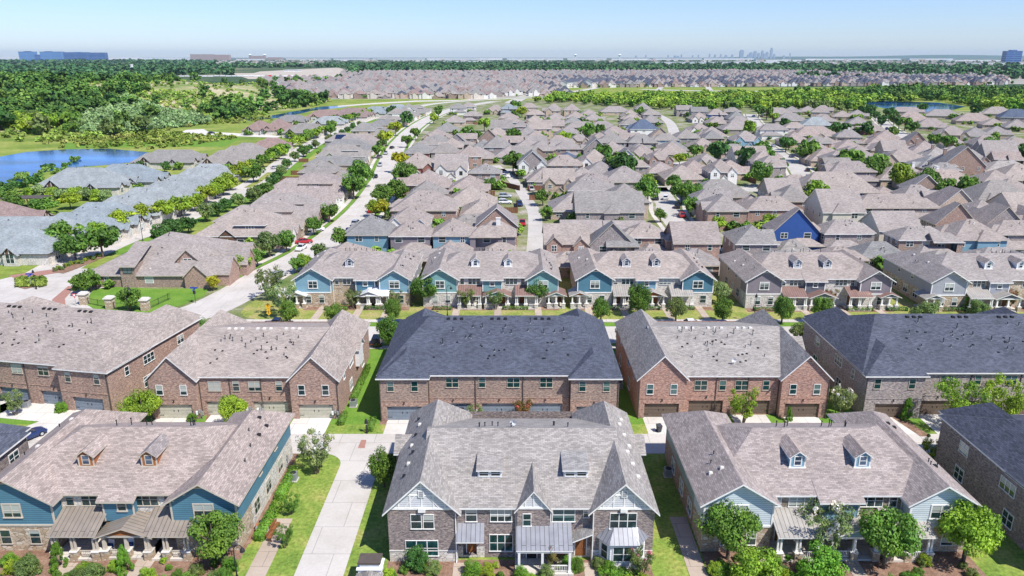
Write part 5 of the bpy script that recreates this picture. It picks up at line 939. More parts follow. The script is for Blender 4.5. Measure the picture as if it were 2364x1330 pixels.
woodmat('wood_far',[(.3,(.035,.105,.045)),(.5,(.06,.15,.055)),(.7,(.11,.20,.07))],.008)
woodmat('reedmat',[(.3,(.13,.25,.085)),(.5,(.22,.34,.13)),(.7,(.32,.42,.20))],.06)
woodmat('marsh',[(.3,(.12,.19,.03)),(.5,(.22,.28,.05)),(.7,(.36,.36,.11))],.05)
woodmat('garden',[(.3,(.08,.18,.035)),(.5,(.16,.29,.04)),(.68,(.26,.36,.05)),(.8,(.30,.33,.12))],.12)
woodmat('hedge',[(.35,(.06,.13,.02)),(.65,(.12,.20,.03))],1.2)
ns=set(near); mass('hill_scrub','bright green scrub and saplings between the hillside trees',scrub,3,'scrub',None,lambda x,y:hill(x,y),.95); mass('wooded_hill','thick green wood covering the hill on the far side of the pond',[p for p in hillw if p not in ns],2,'wood_hill',None,lambda x,y:hill(x,y))
ns=set(nb); bk=lambda p:p[1]>1010+.04*p[0] or (p[0]>420 and p[1]>880)
mass('creek_wood','bright green belt of woodland right behind the last houses',[p for p in belt if p not in ns and not bk(p)],2,'wood_belt',None,None,1.45); mass('creek_wood','darker woodland at the back of the belt before the far subdivision',[(a,b,r*1.15) for a,b,r in belt if bk((a,b))],2,'wood_hill',None,None,1.6)
reed=scatter([at(*p) for p in ((170,300),(215,262),(300,248),(380,262),(470,272),(490,285),(400,297),(300,303),(200,312))],4.2,-.6,2.0,3.4); mass('reed_bed','pale green giant reeds along the creek bank under the slope',reed,3,'reedmat',None,lambda x,y:hill(x,y),1.3)
ms_=scatter([at(*p) for p in ((-40,378),(60,350),(150,343),(250,341),(345,346),(450,335),(560,318),(480,312),(420,310),(380,307),(420,296),(500,288),(560,284),(640,278),(560,262),(400,300),(200,318),(100,326),(-40,340))],5,-.1,1.2,2.6); mass('marsh_plants','yellow-green marsh plants and low shrubs along the pond margin',ms_,3,'marsh',None,None,.9)
bank=[(at(*p)[0]+q.uniform(-2,2),at(*p)[1]+q.uniform(-2,2),q.uniform(.9,1.8)) for p in [(u,435+12*math.sin(u*.1)-u*.32) for u in range(-10,180,2)]]; mass('bank_plants','low green growth on the near bank of the pond',bank,3,'wood_hill',None,None,1.2)
far=[]
def farband(u0,u1,v0,v1,sx,sy,r):
    y0,y1=at(0,v1)[1],at(0,v0)[1]; y=y0
    while y<y1:
        k=(y*cP)/FPX; x=(u0-CU)*k
        while x<(u1-CU)*k:
            px,py=x+q.uniform(-.5,.5)*sx,y+q.uniform(-.5,.5)*sy
            uv=shown(px,py,2)
            if mn.noise((px*.0016,py*.0016,9))>-.28 and not(540<uv[0]<805 and 156<uv[1]<182) and not(380<uv[0]<700 and 172<uv[1]<187) and not(1440<uv[0]<1700 and 165<uv[1]<176): far.append((px,py,r*q.uniform(.7,1.3)))
            x+=sx
        y+=sy; sx*=1.03; sy*=1.05; r*=1.012
farband(-60,830,153,184,19,42,10); farband(800,1300,149,166,22,55,10); farband(1300,1860,151,168,24,60,10); farband(1860,2430,153,184,20,44,10)
farband(-60,2430,140.5,150,62,520,9); farband(-60,480,143.6,148,34,420,19)
mass('far_wood','blue-green woods stretching across the plain below the horizon',far,4,'wood_far',None,None,1.25)
gq=random.Random(77); gard=[]
for h in HOUSES+[dict(x=v[0],y=v[1],w=v[2],d=v[3],west=False) for v in VL]:
    for k in range(4):
        sx,sy=gq.choice((-1,1)),gq.choice((-1,-1,1)); r=gq.uniform(.8,2.3)*(1+.0008*h['y']); x=h['x']+sx*(h['w']/2*gq.uniform(.2,1)+.2); y=h['y']+sy*(h['d']/2+r*.8)
        if any(abs(x-g['x'])<g['w']/2+.4 and abs(y-g['y'])<g['d']/2+.3 for g in HOUSES): continue
        d=SB-SA; P_=np.array((x,y)); tt=np.clip(((P_-SA)*d).sum(1)/np.maximum((d*d).sum(1),1e-6),0,1); l=np.hypot(*(SA+d*tt[:,None]-P_).T)
        if (l<SW-.5).any(): continue
        gard.append((x,y,r))
mass('garden_shrubs','small bushes and young trees crowding the gaps between the houses',gard,2,'garden',None,None,1.5)
fhx=random.Random(5); ft=[(x+w*.6,y-d*.75,fhx.uniform(1.6,3.4)) for x,y,w,d in FH if fhx.random()<.42]; mass('subdivision_trees','small dark trees scattered between the far subdivision roofs',ft,4,'wood_hill',None,None,1.7)
# hedges and low planting
def hedge(name,label,x0,x1,y0,y1,h,col='g'):
    n=int(max(60,(x1-x0)*(y1-y0)*h**.5*260)); n=min(n,2600); C=np.stack([nrng.uniform(x0,x1,n),nrng.uniform(y0,y1,n),nrng.uniform(.0,h,n)],1); f=nrng.integers(0,5,n); C[f==0,0]=x0; C[f==1,0]=x1; C[f==2,1]=y0; C[f>=3,2]=h; C+=nrng.normal(0,.05,C.shape); c=np.array(((x0+x1)/2,(y0+y1)/2,h*.4)); d=(C-c)/np.array(((x1-x0)/2,(y1-y0)/2,h*.6)); me=quads(name,C,d+nrng.normal(0,.5,C.shape),.17,np.clip(nrng.normal(.5,.2,n),0,1),'leaf'); me.transform(__import__('mathutils').Matrix.Translation((-c[0],-c[1],0))); o=link(name,me,None,(c[0],c[1],0)); o.color=(*PAL[col],1); return tag(o,label,'hedge')
hedge('hedge','clipped hedge along the right wall of the cedar-dormered block, near part',-27.3,-26.3,66.5,73,.9,'b'); hedge('hedge','clipped hedge along the right wall of the cedar-dormered block, far part',-27.4,-26.4,74,80,1.0,'b'); hedge('hedge','long low hedge along the flank of the gabled rear block',-24.1,-23.3,100,112,.8,'g'); hedge('hedge','short hedge at the right cream garage door',-24.3,-23.5,92.2,95,.8,'g'); hedge('hedge','hedge by the left blue-grey garage drive',-19.9,-19.1,90.4,93.5,.8,'g'); hedge('hedge','hedge before the bay window of the tudor block',8.6,12.6,60.6,61.5,.7,'b')
for i,(x0,x1,y,n) in enumerate(((-38,-33.5,141,'corner townhouse left gable'),(-30,-25.5,141.4,'corner townhouse right porch'),(-16,-12.4,141.2,'teal block left porch'),(-1.8,3.2,141.4,'teal block middle porch'),(16.6,21.6,141.4,'bright blue block left porch'),(24,30,141.2,'bright blue block middle'),(32.4,37,141.4,'bright blue block right gable'),(49,57,140.6,'mauve block left gable'),(60.5,65.5,140.6,'mauve block middle'),(68,73,140.6,'mauve block right porch'),(76,80,140.6,'mauve block right end'),(86,92,140.4,'pale grey block'))): hedge('hedge',f'low clipped hedge before the {n}',x0,x1,y,y+.9,.65,'d' if i%3 else 'g')
sh=random.Random(21); k=0
SPOTS=[('cedar-dormered block',-54,-28,58.5,63,34),('tudor block',-12.4,14,58.8,62.4,34),('blue-dormered block',20,47,58.5,63.6,34)]
for nm,x0,x1,y0,y1,n in SPOTS:
    L=sorted((sh.uniform(x0,x1),sh.uniform(y0,y1)) for _ in range(n))
    PTH=((-5.9,-3.9),(7.2,9),(24.4,26),(33.8,35.2),(-38.2,-36.4),(-45.6,-44))
    for i,(x,y) in enumerate(L):
        if any(a-.5<x<b+.5 for a,b in PTH): x+=1.7
        c=sh.choice('ggblyob'); r=sh.uniform(.4,1.05); tree(x,y,r*1.5,r,c,f"{CN[c]} low shrub in the front bed of the {nm}, {ordw(i+1)} from the left",'shrub',1 if r<.6 else 0,'front bed shrubs','shrub','shrub',0,None,False)
# ------------------------------------------------------------------ vehicles, street furniture and yard things
def car_meshes(kind,key):
    k=('car',kind,key)
    if k in CACHE: return CACHE[k]
    st={'sedan':[(-2.3,.38,.74,.78),(-2.2,.26,.9,.86),(-1.5,.22,.98,.9),(.8,.22,.95,.9),(1.7,.24,.84,.88),(2.2,.28,.7,.8),(2.32,.4,.6,.7)],
        'suv':[(-2.35,.42,.95,.85),(-2.25,.3,1.08,.92),(-1.5,.28,1.1,.95),(.9,.28,1.08,.95),(1.8,.3,1.0,.93),(2.3,.34,.85,.86),(2.4,.45,.7,.75)],
        'pickup':[(-2.85,.5,1.0,.9),(-2.8,.42,1.05,.95),(-.6,.38,1.05,.97),(1.2,.38,1.08,.97),(2.4,.4,1.02,.95),(2.75,.46,.85,.88),(2.85,.55,.75,.8)]}[kind]
    cb={'sedan':[(-1.75,.96,.78),(-1.05,1.4,.62),(.05,1.42,.62),(.95,.95,.78)],'suv':[(-2.2,1.08,.84),(-1.9,1.68,.7),(.1,1.72,.7),(1.05,1.07,.84)],'pickup':[(-.75,1.05,.86),(-.55,1.75,.72),(.55,1.78,.72),(1.35,1.07,.86)]}[kind]
    b=MB(); ring=lambda x,z0,z1,w:[(x,-w*.92,z0),(x,-w,z0+.18),(x,-w,z0+(z1-z0)*.7),(x,-w*.9,z1),(x,w*.9,z1),(x,w,z0+(z1-z0)*.7),(x,w,z0+.18),(x,w*.92,z0)]
    Rg=[ring(*s) for s in st]
    for A,B in zip(Rg,Rg[1:]):
        for i in range(8): j=(i+1)%8; b.poly([A[i],A[j],B[j],B[i]][::-1],key)
    b.poly(Rg[0],key); b.poly(Rg[-1][::-1],key)
    (xa,za,wa),(xb,zb,wb),(xc,zc,wc),(xd,zd,wd)=cb
    b.slab([(xb-.05,-wb-.02,zb+.03),(xc+.05,-wc-.02,zc+.03),(xc+.05,wc+.02,zc+.03),(xb-.05,wb+.02,zb+.03)],.06,key)
    for s in (-1,1):
        for (p,q_) in (((xa,s*wa,za),(xb,s*wb,zb)),((xd,s*wd,zd),(xc,s*wc,zc)),(((xa+xd)/2,s*(wa+.0),za),((xb+xc)/2,s*wb,zb))): b.tube(p,q_,.045,.04,key,4)
    if kind=='pickup': b.box(-2.7,-.85,-.78,.78,1.0,1.065,'black')
    g=MB(); 
    g.poly([(xa,-wa,za),(xd,-wd,zd),(xc,-wc,zc),(xb,-wb,zb)],'carglass'); g.poly([(xd,wd,zd),(xa,wa,za),(xb,wb,zb),(xc,wc,zc)],'carglass'); g.poly([(xd,-wd,zd),(xd,wd,zd),(xc,wc,zc),(xc,-wc,zc)],'carglass'); g.poly([(xa,wa,za),(xa,-wa,za),(xb,-wb,zb),(xb,wb,zb)],'carglass')
    l=MB(); x=st[-2][0]; 
    l.box(x-.04,x+.09,-.16,.16,.58,.72,'p_silver',True); tl=MB(); tl.box(st[0][0]-.03,st[0][0]+.1,-.12,.12,.7,.86,'redsign',True)
    w=MB(); w.tube((0,-.12,0),(0,.12,0),.34,.34,'rubber',14); rim=MB(); rim.tube((0,-.135,0),(0,.135,0),.2,.2,'p_silver',10)
    out=[]
    for m,n in ((b,'body'),(g,'windows'),(l,'headlight'),(w,'wheel'),(rim,'rim'),(tl,'tail_light')): o=m.build(n,None,n=='body' and False); out.append(o.data); bpy.data.objects.remove(o)
    CACHE[k]=(out,st); return CACHE[k]
def car(kind,key,u,v,rz,label,px=True):
    x,y=at(u,v,.7) if px else (u,v); T=thing('parked_'+('pickup' if kind=='pickup' else 'car'),label,'pickup' if kind=='pickup' else 'car',(x,y,.03),R(rz),'vehicles parked in the streets'); (m,st)=car_meshes(kind,key)
    link('body',m[0],T); link('windows',m[1],T); W_=st[2][3]; L=st[-1][0]
    for s in (-1,1):
        link('headlight',m[2],T,(0,s*W_*.62,0)); link('tail_light',m[5],T,(0,s*W_*.72,0))
        for xx in (-L*.6,L*.62): o=link('wheel',m[3],T,(xx,s*(W_-.1),.34)); link('rim',m[4],o)
    return T
for a in (('pickup','p_navy',640,748,180,'navy pickup at the kerb beside the corner lawn'),('sedan','p_navy',925,748,0,'dark blue car at the kerb left of the slate blue roof'),('suv','p_black',872,785,90,'black car half hidden by the street tree'),('sedan','p_navy',1672,749,0,'blue car parked before the mauve block lawn'),('sedan','p_white',1600,746,0,'white car parked beside the olive street tree'),('suv','p_silver',822,514,84,'silver car on the side street nearest its corner'),('suv','p_white',856,482,84,'white car at the kerb of the side street'),('suv','p_white',730,528,8,'white van-like car in the driveway under the trees'),('sedan','p_red',702,556,20,'red car in the driveway behind the lime tree'),('pickup','p_white',1163,407,0,'white pickup before the tan stone gable'),
    ('suv','p_white',1166,466,0,'white off-road car at the alley fence'),('suv','p_silver',1166,452,0,'silver car behind the white off-road car'),('suv','p_white',1537,456,75,'white van in the tree-shaded street'),('sedan','p_black',1480,437,60,'black car by the brown fence'),('sedan','p_silver',636,386,60,'silver car on the avenue'),('suv','p_grey',876,362,80,'grey car on the side street before the yellow tree'),('suv','p_black',870,345,80,'black car farther up the side street'),('sedan','p_white',846,386,10,'white car in a driveway off the side street'),('sedan','p_black',905,340,80,'black car beside the median tree'),('sedan','p_black',1060,953,90,'black and white car nosed to the second garage'),('sedan','p_navy',62,1003,60,'blue car by the navy roof corner'),('suv','p_white',1610,287,0,'white car at the far cul-de-sac'),('sedan','p_black',488,306,0,'dark car before the far villas'),('sedan','p_silver',830,530,84,'small silver car by the blue house'),('suv','p_white',1740,268,95,'white car in the far street'),('sedan','p_grey',1742,283,90,'grey car at the far street corner'),('sedan','p_black',670,312,10,'dark car beside the villa drive')): car(*a)
cq=random.Random(17); CK=dict(p_white='white',p_black='black',p_silver='silver',p_grey='grey',p_red='red',p_navy='navy')
for nm,line,off,n,lo in (('side street by the avenue houses',BL,3.6,9,22),('alley behind the teal block',STREETS[0][0],4.0,4,3),('tree-shaded middle street',STREETS[1][0],3.2,4,2),('curving inner street',STREETS[2][0],3.4,6,4),('far right street',STREETS[4][0],3.4,5,3)):
    for i in range(n):
        k=lo+int((len(line)-lo-2)*min(.95,(i+.3)/n*(.62 if nm[0]=='s' else 1))); a,b=line[k],line[k+1]; d=Vector((b[0]-a[0],b[1]-a[1])).normalized(); s=cq.choice((-1,1)); kk=cq.choice(list(CK)); x,y=a[0]+d.y*off*s,a[1]-d.x*off*s
        car(cq.choice(('suv','sedan','suv','pickup')),kk,x,y,math.degrees(math.atan2(d.y,d.x))+(180 if s<0 else 0),f"{CK[kk]} vehicle parked along the {nm}, {ordw(i+1)} from its near end",False)
def lamp(u,v,label,h=5.4,arm=True):
    x,y=at(u,v); T=thing('street_lamp',label,'street lamp',(x,y,0),0,'street lamps'); p=MB(); p.frustum(0,0,0,.5,.17,.13,'black',10); p.frustum(0,0,.5,h-.4,.08,.055,'black',8)
    if arm:
        P=[Vector((.0,0,h-.4)),Vector((.02,0,h)),Vector((.25,0,h+.35)),Vector((.6,0,h+.4)),Vector((.85,0,h+.15))]
        for a,b in zip(P,P[1:]): p.tube(a,b,.045,.04,'black',6)
    p.build('pole',T); hd=MB(); xx=.85 if arm else 0
    hd.frustum(xx,0,h-.35 if arm else h-.4,h-.1 if arm else h,.26,.2,'black',10); hd.frustum(xx,0,h-.1 if arm else h,h+.16 if arm else h+.3,.22,.05,'black',10); hd.build('lantern',T); gl=MB(); gl.frustum(xx,0,h-.46 if arm else h-.55,h-.35 if arm else h-.4,.14,.2,'white',8); gl.build('globe',T)
for a in ((1033,730,'tall black lamp post left of the slate blue roof',6),(297,724,'curved black lamp post by the stone pillars'),(1740,744,'black lamp post on the mauve block verge',5.5,False),(847,1000,'short black lamp post on the grass strip by the alley',1.9,False),(150,620,'black lamp post in the entrance median bed',7.5,False),(84,668,'black lamp post at the edge of the oval bed',4.2,False),(330,556,'black lamp post on the avenue verge before the pale villa',7,False),(548,1338,'curved black lamp post at the bottom by the garden path',3.6),(1032,390,'black lamp post far up the side street',5,False),(2170,495,'black lamp post among the right-hand houses',6,False)): lamp(*a)
def sign(u,v,label,kind):
    x,y=at(u,v); T=thing('road_sign',label,'sign',(x,y,0)); p=MB(); h={'yellow':3.2,'yield':2.6,'street':3.3,'street2':3.0}[kind]; p.tube((0,0,0),(0,0,h),.045,.045,'metal_grey' if kind!='street' else 'black',6); p.build('post',T)
    if kind=='yellow':
        for zz,sz,di in ((2.75,.62,True),(1.95,.45,False),(1.3,.5,True)):
            m=MB(); 
            P=[(-sz,0),(0,-sz),(sz,0),(0,sz)] if di else [(-sz*.8,-sz*.7),(sz*.8,-sz*.7),(sz*.8,sz*.7),(-sz*.8,sz*.7)]
            m.poly([(a,-.06,zz+b) for a,b in P],'yellow'); m.poly([(a,-.04,zz+b) for a,b in P[::-1]],'metal_grey'); m.build('sign_plate',T)
            g=MB(); g.box(-.05,.05,-.075,-.062,zz-.2,zz+.18,'black',True); g.frustum(0,-.07,zz+.2,zz+.3,.06,.06,'black',6); 
            if di: g.build('pictogram',T)
    elif kind=='yield':
        m=MB(); P=[(-.55,.45),(0,-.5),(.55,.45)]; m.poly([(a,-.06,2.2+b) for a,b in P],'redsign'); m.poly([(a*.55,-.07,2.25+b*.55) for a,b in P],'white'); m.poly([(a,-.05,2.2+b) for a,b in P[::-1]],'metal_grey'); m.build('sign_plate',T)
    else:
        m=MB(); m.box(-.8,.8,-.03,.03,h-.1,h+.22,'bluesign',True); m.build('name_plate',T); m=MB(); m.box(-.03,.03,-.7,.7,h-.45,h-.15,'bluesign',True); m.build('name_plate',T)
        if kind=='street': m=MB(); m.frustum(0,-.05,h-1.2,h-.6,.28,.28,'black',8); m.build('sign_back',T)
sign(622,737,'stack of yellow warning signs at the corner lawn','yellow'); sign(176,706,'red and white triangular yield sign by the brick band','yield'); sign(452,700,'blue street name sign on the corner sidewalk','street'); sign(73,663,'small blue street name sign in the oval bed','street2')
def ac(x,y,label,s=1):
    T=thing('air_conditioner',label,'air conditioner',(x,y,0),0,'outdoor air conditioners'); m=MB(); m.box(-.55,.55,-.55,.55,0,.1,'walk'); m.box(-.45,.45,-.45,.45,.1,1.0,'metal_grey')
    for i in range(6): m.box(-.46,.46,-.46,.46,.2+i*.12,.23+i*.12,'gd_grey')
    m.build('cabinet',T); f=MB(); f.frustum(0,0,1.0,1.05,.38,.36,'black',12); f.build('fan_grille',T)
for u,v,l in ((678,1108,'grey air conditioner at the cedar-dormered block flank'),(816,938,'grey air conditioner at the flank of the gabled rear block'),(62,940,'grey air conditioner beside the yucca'),(326,908,'grey air conditioner beside the askew block'),(1542,1098,'grey air conditioner in the shade of the blue-dormered block'),(1430,895,'grey air conditioner in the gap by the rosy block'),(945,660,'pale air conditioner beside the corner townhouse')): ac(*at(u,v),l)
def bin_(u,v,key,label):
    x,y=at(u,v); T=thing('wheelie_bin',label,'bin',(x,y,.02),rnd.uniform(-.3,.3),'bins by the garages'); m=MB(); 
    A=[(-.24,-.26),(.24,-.26),(.24,.26),(-.24,.26)]; B=[(-.31,-.36),(.31,-.36),(.31,.36),(-.31,.36)]
    for i in range(4): j=(i+1)%4; m.poly([(*A[i],.08),(*A[j],.08),(*B[j],.98),(*B[i],.98)],key)
    m.build('body',T); l=MB(); l.slab([(-.34,-.4,1.0),(.34,-.4,1.0),(.34,.36,1.1),(-.34,.36,1.1)],.06,key); l.tube((-.3,.4,1.02),(.3,.4,1.02),.03,.03,key,5); l.build('lid',T)
    for s in (-1,1): w=MB(); w.tube((s*.28-.04,.28,.12),(s*.28+.04,.28,.12),.12,.12,'rubber',8); w.build('wheel',T)
for a in ((80,922,'greybin','grey bin left of pair at the askew block garages'),(92,918,'greenbin','green bin right of pair at the askew block garages'),(1521,997,'greybin','lone dark bin on the rosy block drive'),(1678,606,'greenbin','green bin at the grey-blue garage behind the bright blue block'),(1688,606,'greybin','dark bin at the grey-blue garage behind the bright blue block'),(6,925,'greybin','dark bin at the far left garage')): bin_(*a)
def meter(x,y,label,rz=0):
    T=thing('utility_meter',label,'meter',(x,y,0),rz,'utility meters on the garage walls'); 
    for i,xx in enumerate((-.35,.05,.4)): m=MB(); m.box(xx-.13,xx+.13,-.2,0,.7+.25*(i%2),1.25+.25*(i%2),'metal_grey' if i else 'white',True); m.tube((xx,-.1,0),(xx,-.1,.8),.03,.03,'metal_grey',5); m.build('meter_box',T)
for x,y,l in ((-37.4,95.2,'left of pair at the cream garages'),(-35.9,95.2,'right of pair at the cream garages'),(-25,94.2,'at the right cream garage'),(-5.7,94.6,'left of pair between blue-grey garages'),(-4.6,94.6,'right of pair between blue-grey garages'),(-44.2,94.2,'at the left cream garage'),(13.6,93.6,'at the right blue-grey garage')): meter(x,y-.02,'grey utility meters '+l)
def fence(label,pts,h=1.9,key='fence_wood',px=True,group='brown timber fences'):
    P=[at(*p) if px else p for p in pts]; T=thing('timber_fence',label,'fence',(P[0][0],P[0][1],0),0,group)
    m=MB(); o=P[0]
    for a,b in zip(P,P[1:]):
        L=math.hypot(b[0]-a[0],b[1]-a[1]); n=max(2,int(L/.6)); 
        for i in range(n):
            t0,t1=i/n+.04/n,(i+1)/n-.04/n; A=(a[0]+(b[0]-a[0])*t0-o[0],a[1]+(b[1]-a[1])*t0-o[1]); B=(a[0]+(b[0]-a[0])*t1-o[0],a[1]+(b[1]-a[1])*t1-o[1]); nx,ny=-(b[1]-a[1])/L*.03,(b[0]-a[0])/L*.03; hh=h+rnd.uniform(-.03,.03)
            for s,f in ((1,1),(-1,-1)): q_=[(A[0]+nx*s,A[1]+ny*s,0),(B[0]+nx*s,B[1]+ny*s,0),(B[0]+nx*s,B[1]+ny*s,hh),(A[0]+nx*s,A[1]+ny*s,hh)]; m.poly(q_ if f<0 else q_[::-1],key)
            m.poly([(A[0]-nx,A[1]-ny,hh),(B[0]-nx,B[1]-ny,hh),(B[0]+nx,B[1]+ny,hh),(A[0]+nx,A[1]+ny,hh)],key)
    m.build('board_panel',T)
    for p in P: c=MB(); c.box(p[0]-o[0]-.07,p[0]-o[0]+.07,p[1]-o[1]-.07,p[1]-o[1]+.07,0,h+.12,key); c.build('post',T)
for i,(l,p) in enumerate((('beside the garage behind the teal block',[(1298,640),(1335,640),(1335,620)]),('in front of the alley cars',[(1140,492),(1195,492),(1192,470)]),('around the yard near the alley end',[(1218,440),(1255,440),(1258,425)]),('lower one on the alley side',[(1222,462),(1255,462)]),('left of the yellow tree with a lawn',[(924,388),(946,388),(946,372)]),('by the tree-shaded street',[(1472,428),(1515,428)]),('behind the tan rear house',[(1708,410),(1722,415),(1745,425)]),('under the big garden tree',[(1762,440),(1805,440),(1812,425)]),('at the cream house with dormers',[(1885,488),(1905,495),(1912,470)]),('on the far side of the garden trees',[(2110,440),(2180,440)]),('first backyard divider by the avenue',[(640,432),(668,432)]),('second backyard divider by the avenue',[(646,418),(690,418)]),('third backyard divider by the avenue',[(672,404),(700,404)]),('backyard divider beside the grey two-storey house',[(690,375),(712,375)]),('dark one by the far corner house',[(1095,288),(1140,286)]),('right of the alley by the grey hip roof',[(1160,430),(1200,440)]),('behind the mauve block yard',[(2040,620),(2055,640)]),('by the pavilion parking',[(1128,452),(1142,452)]))): fence('brown timber fence '+l,p)
# iron fence with stone pillars round the corner lawn
for i,(u,v) in enumerate(((196,702),(256,712),(337,716))):
    x,y=at(u,v); T=thing('stone_pillar',f"rubble stone pillar with pale cap on the corner lawn, {ordw(i+1)} from the left",'pillar',(x,y,0),0,'stone pillars of the corner lawn'); m=MB(); m.box(-.7,.7,-.7,.7,0,2.2,'st_tan'); m.build('shaft',T); c=MB(); c.box(-.9,.9,-.9,.9,2.2,2.4,'stonecap',True); c.box(-.7,.7,-.7,.7,2.4,2.6,'stonecap'); c.build('cap',T)
def iron(label,a,b):
    a,b=at(*a),at(*b); L=math.hypot(b[0]-a[0],b[1]-a[1]); T=thing('iron_fence',label,'fence',(a[0],a[1],0),math.atan2(b[1]-a[1],b[0]-a[0])); m=MB(); m.box(0,L,-.02,.02,1.25,1.3,'black',True); m.box(0,L,-.02,.02,.2,.25,'black',True)
    for i in range(int(L/.3)): m.box(i*.3-.012,i*.3+.012,-.012,.012,.05,1.4,'black')
    m.build('railing',T)
    for i in range(int(L/3)+1): p=MB(); p.box(i*3-.04,i*3+.04,-.04,.04,0,1.5,'black'); p.build('post',T)
iron('black iron fence between the first two stone pillars',(204,702),(250,711)); iron('black iron fence between the last two stone pillars',(264,713),(330,716)); iron('black iron fence running back from the last pillar',(344,714),(395,690))
# timber pavilion, kiosk, yard things
x,y=at(60,478); T=thing('pavilion','dark flat-roofed pavilion on posts by the pond-side park','pavilion',(x,y,0)); m=MB(); m.slab([(-9,-3,3.4),(8,-3,3.6),(8,3,3.6),(-9,3,3.4)],.25,'trim_dark'); m.build('roof',T)
for xx in (-8,-2.5,2.5,7): 
    for yy_ in (-2.5,2.5): m=MB(); m.box(xx-.14,xx+.14,yy_-.14,yy_+.14,0,3.2,'timber'); m.build('post',T)
x,y=at(858,1338); T=thing('mail_kiosk','white kiosk with brown capped roof at the bottom edge','kiosk',(x,y,0)); m=MB(); m.box(-1.1,1.1,-.7,.7,0,1.7,'sd_white'); m.build('cabinet',T); m=MB(); m.box(-1.25,1.25,-.85,.85,1.7,1.85,'trim',True); m.box(-.95,.95,-.6,.6,1.85,2.3,'sd_white'); m.box(-1.1,1.1,-.75,.75,2.3,2.5,'trim_dark',True); m.build('roof',T); m=MB(); m.gkey='trim'; m.roof(-1.1,1.1,-2.2,-.7,1.3,.4,'y',(0,0),.2,'sh_grey','trim',.12,m); m.build('canopy',T)
def bench(u,v,rz,label):
    x,y=at(u,v); T=thing('garden_bench',label,'bench',(x,y,0),rz); m=MB(); 
    m.box(-.7,.7,-.22,.22,.4,.46,'wood_door',True); m.build('seat',T); m=MB(); m.box(-.7,.7,.2,.26,.55,.9,'wood_door',True); m.build('backrest',T)
    for xx in (-.6,.6): m=MB(); m.box(xx-.05,xx+.05,-.2,.2,0,.4,'timber'); m.build('leg',T)
bench(627,1242,1.5,'brown garden bench nearer on the side path'); bench(637,1222,1.4,'brown garden bench farther on the side path')
for i,(u,v,k,l) in enumerate(((598,1222,'terracotta','terracotta pot by the side door of the cedar-dormered block'),(606,1214,'black','dark pot by the side door of the cedar-dormered block'),(622,1212,'terracotta','wide clay pot at the end of the side path'))):
    x,y=at(u,v); m=MB(); m.frustum(0,0,0,.5,.2,.32,k,10); m.frustum(0,0,.5,.56,.36,.36,k,10); o=m.build('flower_pot'); o.location=(x,y,.02); tag(o,l,'pot')
for i,(u,v,l) in enumerate(((598,1228,'round white lidded tub on the side path'),(612,1230,'square white cool box on the side path'))):
    x,y=at(u,v); m=MB(); (m.frustum(0,0,0,.5,.3,.34,'white',12),m.frustum(0,0,.5,.6,.37,.3,'metal_grey',12)) if i==0 else (m.box(-.4,.4,-.28,.28,0,.42,'white'),m.box(-.43,.43,-.31,.31,.42,.52,'metal_grey',True)); o=m.build('storage_tub' if i==0 else 'cool_box'); o.location=(x,y,.03); tag(o,l,'tub' if i==0 else 'cool box')
def chair(x,y,label):
    T=thing('porch_chair',label,'chair',(x,y,.22),rnd.uniform(-.4,.4)); m=MB(); m.box(-.35,.35,-.35,.35,.35,.43,'white',True); m.build('seat',T); m=MB(); m.slab([(-.35,.25,.45),(.35,.25,.45),(.35,.45,1.1),(-.35,.45,1.1)],.08,'white'); m.build('backrest',T); m=MB(); m.box(-.3,.3,-.05,.25,.43,.75,'blueplastic',True); m.build('cushion',T)
    for xx in (-.3,.3):
        for y2 in (-.3,.3): m=MB(); m.box(xx-.03,xx+.03,y2-.03,y2+.03,0,.35,'white'); m.build('leg',T)
chair(-41.6,64.6,'white porch chair with blue cushion, left of pair'); chair(-39.6,64.8,'white porch chair with blue cushion, right of pair')
hq=random.Random(8)
for i in range(11):
    u=72+i*17; x,y=at(u,446+i*.9,1.5); tree(x,y,4.2*hq.uniform(.85,1.15),3.0,'w' if i%3 else 'l',f"pale green rounded bush in the row before the pond-side villa, {ordw(i+1)} from the left",'shrub',1,'bush row by the pond','shrub','shrub',0,None,False)
for i,(u,v,w) in enumerate(((97,474,44),(160,462,36),(30,470,34),(20,455,36))): x,y=at(u,v,3); tree(x,y,5.5,w*.11,'g' if i!=1 else 'y',('green tree beside the pavilion posts','yellow-green tree on the pond-side lawn','lime-edged tree behind the pavilion','green tree at the left edge behind the pavilion')[i],'round',1)
for i,(u,v) in enumerate(((78,415),(52,424),(378,382),(318,378),(415,372))): x,y=at(u,v,3); tree(x,y,5,2.4,'d',f"dark small tree on the pond bank, {ordw(i+1)} of five",'oval',2)
for i in range(15):
    u,v=at_px=(128+i*7.5,626-i*2.4+hq.uniform(-3,3)); x,y=at(u,v); tree(x,y,.9,.7,'y' if i%2 else 'o',f"small yellow-green shrub in the median bed, {ordw(i+1)} from the entrance",'shrub',1,'median bed shrubs','shrub','shrub',.07,None,False)
mass('bed_grasses','olive ornamental grass filling the oval entrance bed',[(at(u,v)[0],at(u,v)[1],.9) for u in range(44,100,5) for v in range(645,664,4)],3,'marsh',None,None,.9)
